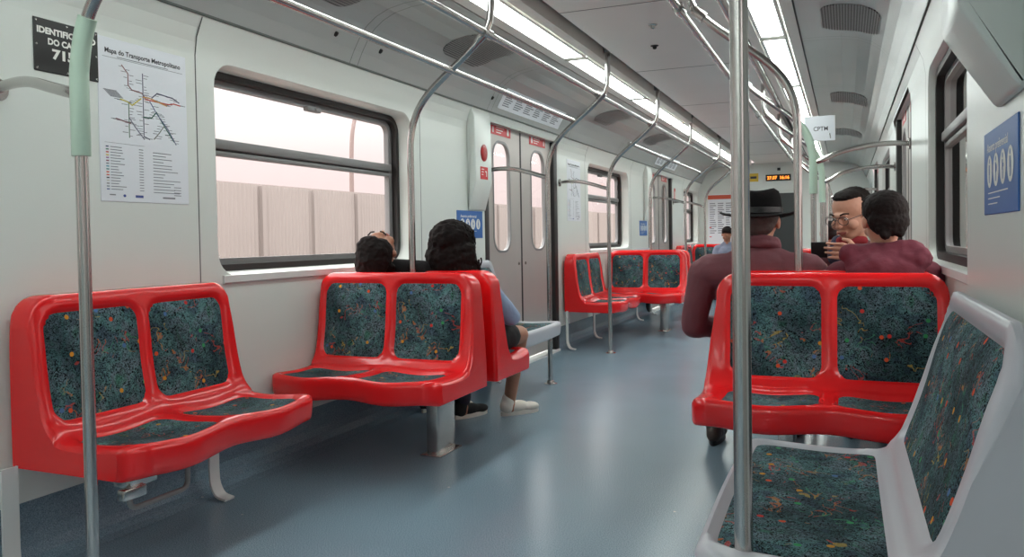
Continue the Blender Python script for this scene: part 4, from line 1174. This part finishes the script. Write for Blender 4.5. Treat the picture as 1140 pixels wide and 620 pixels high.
blob('hair', [Hh(0, -.022, .036, .084, .094, .082), Hh(0, -.050, -.010, .078, .058, .062), Hh(0, .02, .085, .068, .07, .034), Hh(-.025, -.078, -.065, .022, .014, .026), Hh(.03, -.075, -.06, .022, .014, .022), Hh(0, -.074, -.045, .06, .022, .03)], .005, M_HAIR, root, 2, disp=(90, .0025))
blob('hood', [('c', l((X-.10, 3.455, .875)), l((X+.12, 3.45, .895)), .045, .050), ('c', l((X-.12, 3.47, .92)), l((X+.10, 3.465, .935)), .036, .036), ('c', l((X+.11, 3.47, .925)), l((X+.10, 3.58, .93)), .040, .03), ('c', l((X-.12, 3.47, .915)), l((X-.085, 3.60, .90)), .040, .03), ('s', l((X, 3.43, .85)), (.14, .05, .06))], .007, M_HOOD, root, 4, disp=(16, .010))

# --- man with glasses looking at a phone, on the bench along the right wall
X = 1.06; HD = (1.022, 4.13, 1.088); RH = rot(rx=-.34, rz=PI-.62)
root, l, R = seated('person with glasses and dark plaid jacket looking down at a phone', X, 4.42, 4.24, -1, .90, sh_w=.13, neck=(1.045, 4.22, .965), head=HD, headR=RH, hk=1.04,
    skin=M_SKIN, top=M_MAROON, bottom=M_NAVY, bulk=.98, voxel=.007, bvox=.0042,
    arms=[((.93, 4.27, .865), (.99, 4.20, .70), (1.055, 3.980, .912), (-1, .0, .06), (0, 1, .1), .10, -1), ((1.19, 4.26, .86), (1.17, 4.15, .66), (1.02, 4.06, .78), (-.9, -.1, .3), (0, 0, 1), .4, -1)],
    knees=[(.72, 4.47, .50), (.74, 4.66, .50)], feet=[(.72, 4.50, 0), (.74, 4.70, 0)], shoe_m=M_BLKCL, shoe_dir=[(-1, 0), (-1, 0)])
hc = l(HD)
face_bits(root, hc, RH, 1.04)
blob('hair', [Hh(0, -.036, .048, .081, .084, .072), Hh(0, .0, .092, .064, .066, .027), Hh(-.068, -.02, .025, .016, .045, .045), Hh(.068, -.02, .025, .016, .045, .045), Hh(0, -.07, .0, .068, .04, .07)], .005, M_HAIR, root, 2, disp=(90, .0025))
def HT(x, y, z): return hc+RH @ (Vector((x, y, z))*1.04)
mb = MB()
for s in (-1, 1):
    mb.tube([HT(s*.033+.025*math.cos(a), .108, .002+.019*math.sin(a)) for a in np.linspace(0, 2*PI, 25)], .0018, 6)
    mb.tube([HT(s*.058, .107, .008), HT(s*.079, .075, .010), HT(s*.083, .0, .006)], .0018, 6)
mb.tube([HT(-.009, .110, .006), HT(.009, .110, .006)], .0018, 6); g = mb.obj('glasses', M_GLS, root)
mb = MB()
for s in (-1, 1): mb.add([HT(s*.033+.024*math.cos(a), .1078, .002+.018*math.sin(a)) for a in np.linspace(0, 2*PI, 20, endpoint=False)], [tuple(range(20))])
mb.obj('lens', M_GLASS, g, recalc=False)
blob('plaid_strap', [('c', l((.955, 4.16, .88)), l((.965, 4.20, .955)), .04, .035), ('c', l((.965, 4.20, .955)), l((.985, 4.30, .94)), .035, .03)], .007, mat('plaid_navy', rgb(44, 42, 62), .85, mottle=(45, .5)), root, 3)
blob('shirt_collar', [('c', l((.975, 4.13, .962)), l((1.075, 4.14, .962)), .022, .022)], .006, mat('red_shirt', rgb(150, 40, 48), .8), root, 2)
ph = empty('mobile_phone', (.884, 4.010, .920), 0, 'black mobile phone held up by the person with glasses', 'phone')
Rp = rot(rx=.2, rz=-.12); mb = MB(); mb.bbox(-.036, .036, -.0045, .0045, -.035, .040, .004); me = mb.mesh('phone_body', M_BLACK); o = link('phone_body', me, ph); o.rotation_euler = Rp.to_euler()
mb = MB(); mb.box(-.032, .032, .0046, .0052, -.030, .036); o2 = link('phone_screen', mb.mesh('phone_screen', mat('phone_glass', rgb(30, 34, 40), .1)), o)
mb = MB(); mb.tube([(-.022, -.0042, .028), (-.022, -.0056, .028)], .006, 10); link('camera_lens', mb.mesh('camera_lens', M_GLS), o)

# --- woman with long curly hair
X = -.785
root, l, R = seated('person with long dark curly hair, pale denim jacket and black shorts, seen from behind', X, 3.70, 3.58, 1, .80, sh_w=.145, neck=(X+.01, 3.58, .87), head=(X, 3.575, .975), headR=rot(ry=-.12, rz=.1), hk=.95,
    skin=M_SKIN2, top=M_DENIM, bottom=M_BLKCL, bulk=.98, bare_legs=True,
    arms=[((X-.13, 3.60, .755), (X-.12, 3.74, .58), (X-.04, 3.95, .56), (.3, .9, 0), (0, 0, -1), .3, 1), ((X+.155, 3.60, .755), (X+.20, 3.80, .60), (X+.10, 4.02, .58), (-.4, .8, 0), (0, 0, -1), .3, -1)],
    knees=[(X-.02, 4.10, .49), (X+.125, 4.10, .47)], feet=[(X-.26, 4.10, 0), (X+.02, 4.20, 0)], shoe_m=M_SHOE, sole_m=M_SHOE, shoe_dir=[(-.1, 1), (.55, .8)])
hc = l((X, 3.575, .975)); rng = random.Random(11)
pr = [('s', hc+Vector((0, -.025, .025)), (.115, .115, .098)), ('s', hc+Vector((.005, -.05, -.06)), (.135, .085, .12)), ('s', hc+Vector((.03, -.045, -.16)), (.125, .072, .13)), ('s', hc+Vector((.065, -.03, -.26)), (.085, .06, .11)), ('s', hc+Vector((-.07, -.05, -.13)), (.06, .065, .09)), ('s', hc+Vector((.10, -.01, -.20)), (.05, .05, .13))]
hair = blob('hair', pr, .006, M_HAIR, root, 2, disp=(40, .008))
mb = MB()                                               # loose curls over the mass
for i in range(150):
    th = rng.uniform(PI*.95, PI*2.05); z0 = rng.uniform(-.22, .09); rr = .118 if z0 > -.05 else .132
    shx = max(0, -z0-.05)*.30
    pts = []
    ph_ = rng.uniform(0, 6.28); fr = rng.uniform(60, 90); Lg = rng.uniform(.06, .13); wid = math.sqrt(max(.05, 1-(max(0, z0)/.125)**2))
    for q in range(13):
        t = q/12; zz = z0-Lg*t; a = th+.05*math.sin(ph_+t*5)
        pts.append(hc+Vector((rr*wid*math.cos(a)+shx*(1+t*.3)+.007*math.sin(fr*zz+ph_), (.098*wid)*math.sin(a)-.018+.007*math.cos(fr*zz+ph_), zz+.012)))
    mb.tube(pts, .0042, 5, radii=[.0045*(1-.6*q/12) for q in range(13)])
mb.obj('curls', M_HAIR, hair)

# --- companion with the head thrown back over the seat back
X = -1.10; HD = (X-.0, 3.385, .942); RH = rot(rx=1.42, rz=.06)
root, l, R = seated('person in black with head tipped back over the red seat top', X, 3.76, 3.52, 1, .80, sh_w=.17, neck=(X, 3.49, .865), head=HD, headR=RH, hk=.98,
    skin=M_SKIN2, top=M_BLKCL, bottom=M_NAVY, bulk=1.0,
    arms=[((X-.185, 3.53, .77), (X-.19, 3.68, .56), (X-.08, 3.90, .56), (.4, .8, 0), (0, 0, -1), .3, 1), ((X+.15, 3.53, .79), (X+.13, 3.68, .60), (X+.07, 3.92, .56), (-.3, .8, 0), (0, 0, -1), .3, -1)],
    knees=[(X-.14, 4.10, .49), (X+.08, 4.08, .49)], feet=[(X-.17, 4.14, 0), (X+.115, 4.04, 0)], shoe_m=M_BLKCL, sole_m=M_SHOE, shoe_dir=[(-.2, 1), (.35, 1)],
    extra_top=())
hc = l(HD); face_bits(root, hc, RH)
blob('hair', [Hh(0, -.030, .045, .088, .090, .082), Hh(0, -.075, .0, .086, .045, .075), Hh(0, .01, .095, .07, .06, .035), ('s', hc+Vector((.0, -.075, -.055)), (.088, .045, .075)), ('s', hc+Vector((-.05, -.03, -.02)), (.055, .06, .085)), ('s', hc+Vector((-.09, .03, -.045)), (.045, .06, .055)), ('s', hc+Vector((.03, -.07, -.03)), (.07, .05, .07)), ('s', hc+Vector((.045, -.06, .0)), (.06, .06, .07))], .006, M_HAIR, root, 2, disp=(60, .005))
blob('dark_scarf', [('c', l((X+.04, 3.46, .865)), l((X+.20, 3.47, .855)), .045, .045)], .008, M_BLKCL, root, 3)

# --- far passengers
def far_person(label, X, Y, f, zh, top, tilt=0):
    r, l_, R_ = seated(label, X, Y, Y-f*.06, f, zh-.20, sh_w=.15, neck=(X, Y-f*.06, zh-.11), head=(X, Y-f*.04, zh), headR=rot(rx=-tilt, rz=0 if f > 0 else PI), skin=M_SKIN2, top=top, bottom=M_NAVY, voxel=.012,
        arms=[((X-.17, Y-f*.05, zh-.26), (X-.19, Y+f*.05, zh-.46), (X-.08, Y+f*.26, .57), (.3*f, f*.8, 0), (0, 0, -1), .3, f), ((X+.17, Y-f*.05, zh-.26), (X+.19, Y+f*.05, zh-.46), (X+.08, Y+f*.26, .57), (-.3*f, f*.8, 0), (0, 0, -1), .3, -f)],
        knees=[(X-.10, Y+f*.40, .50), (X+.10, Y+f*.40, .50)], feet=[(X-.10, Y+f*.42, 0), (X+.10, Y+f*.42, 0)], shoe_m=M_BLKCL)
    c = l_((X, Y-f*.04, zh))
    blob('hair', [('s', c+R_ @ Vector((0, -.02, .045)), (.084, .095, .080), R_), ('s', c+R_ @ Vector((0, -.06, -.01)), (.078, .05, .06), R_), ('s', c+R_ @ Vector((0, .03, .085)), (.07, .06, .035), R_)], .008, M_HAIR, r, 2)
    return r
far_person('distant person with dark hair and grey blue shirt by the end wall', -.76, 13.22, -1, 1.005, M_BLSH, .45)
far_person('distant person with dark hair on the far right seat, facing away', .84, 8.78, 1, 1.0, M_BLKCL)

# ------------------------------------------------------------------ outside
mb = MB(); mb.box(-60, 60, -40, 60, -1.25, -1.15); o = mb.obj('ground', M_GRND); o['kind'] = 'structure'
def barrier(x, ztop, y0, y1, step, label):
    s = 1 if x < 0 else -1
    root = empty('noise_barrier', (x, y0, -1.15), 0, label, 'fence')
    mb = MB(); n = int((y1-y0)/.06); vs = []
    for i in range(n*2+1):
        y = i*.03; dx = (.0, .012)[i % 2]*s
        vs += [(dx, y, 0), (dx, y, ztop+1.15), (-.12*s, y, 0), (-.12*s, y, ztop+1.15)]
    fs = []
    for i in range(n*2):
        a, b = i*4, i*4+4; fs += [(a, b, b+1, a+1), (a+2, a+3, b+3, b+2), (a+1, b+1, b+3, a+3)]
    mb.add(vs, fs); mb.obj('ribbed_panels', M_BARR, root, angle=15)
    for y in np.arange(.30, y1-y0, step):
        p = MB(); p.box(*sorted((-.02*s, .05*s)), y-.03, y+.03, 0, ztop+1.13); p.obj('post', M_BARP, root, smooth=False)
barrier(-4.5, 1.59, 0.3, 30, .862, 'pinkish ribbed noise barrier with posts outside the left windows')
lp = empty('street_lamp', (-7.0, 12.05, -1.15), 0, 'slender pale lamp post curving right, outside the nearest left window', 'lamp')
mb = MB(); pts = spline([(0, 0, 0), (0, 0, 1.5), (0, 0, 3.2), (0, .015, 3.7), (0, .07, 4.1), (0, .25, 4.5), (0, .65, 4.85), (0, 1.5, 5.10)], 6); mb.tube(pts, .04, 10, radii=[.045-.015*i/(len(pts)-1) for i in range(len(pts))]); mb.obj('post', M_LAMP, lp)
mb = MB(); mb.bbox(-.10, .10, 1.4, 2.0, 5.10, 5.20, .03); mb.obj('lamp_head', M_LAMP, lp)

# ------------------------------------------------------------------ world, camera, view
w = bpy.data.worlds.new('World'); SC.world = w; w.use_nodes = True
nt = w.node_tree; bg = nt.nodes['Background']
bg.inputs[1].default_value = 4.0
tc = nt.nodes.new('ShaderNodeTexCoord'); sx = nt.nodes.new('ShaderNodeSeparateXYZ'); rp = nt.nodes.new('ShaderNodeValToRGB')
e = rp.color_ramp.elements
e[0].position, e[0].color = 0., (.17, .14, .137, 1); e[1].position, e[1].color = .42, (1., .985, .975, 1)
for po, co_ in ((.10, (.205, .172, .169, 1)), (.19, (.27, .255, .25, 1))): k = e.new(po); k.color = co_
nt.links.new(tc.outputs['Generated'], sx.inputs[0]); nt.links.new(sx.outputs[2], rp.inputs[0]); nt.links.new(rp.outputs[0], bg.inputs[0])

F_PX, ROLL, PY0 = 900., math.radians(.95), 287.
VPx, VPy = 942., 259.
u, v = (VPx-570)/F_PX, -(VPy-PY0)/F_PX
c, s = math.cos(ROLL), math.sin(ROLL)
d = Vector((u*c+v*s, -u*s+v*c, 1)).normalized()
th = math.asin(d.x); p = math.atan2(d.y, d.z)
r = Vector((math.cos(th), math.sin(th), 0)); fw = Vector((-math.sin(th)*math.cos(p), math.cos(th)*math.cos(p), -math.sin(p))); up = r.cross(fw)
R0, R1, R2 = c*r-s*up, s*r+c*up, -fw
cam = bpy.data.cameras.new('Camera'); co = bpy.data.objects.new('Camera', cam); COL.objects.link(co)
cam.sensor_fit = 'HORIZONTAL'; cam.sensor_width = 36; cam.lens = F_PX/1140*36; cam.shift_y = -(310-PY0)/1140; cam.clip_start = .05; cam.clip_end = 200
co.matrix_world = Matrix(((R0.x, R1.x, R2.x, 1.0), (R0.y, R1.y, R2.y, 0.), (R0.z, R1.z, R2.z, 1.0), (0, 0, 0, 1)))
SC.camera = co
vs_ = SC.view_settings; vs_.view_transform = 'Standard'; vs_.look = 'None'; vs_.gamma = 1.; vs_.use_curve_mapping = False; vs_.exposure = .48
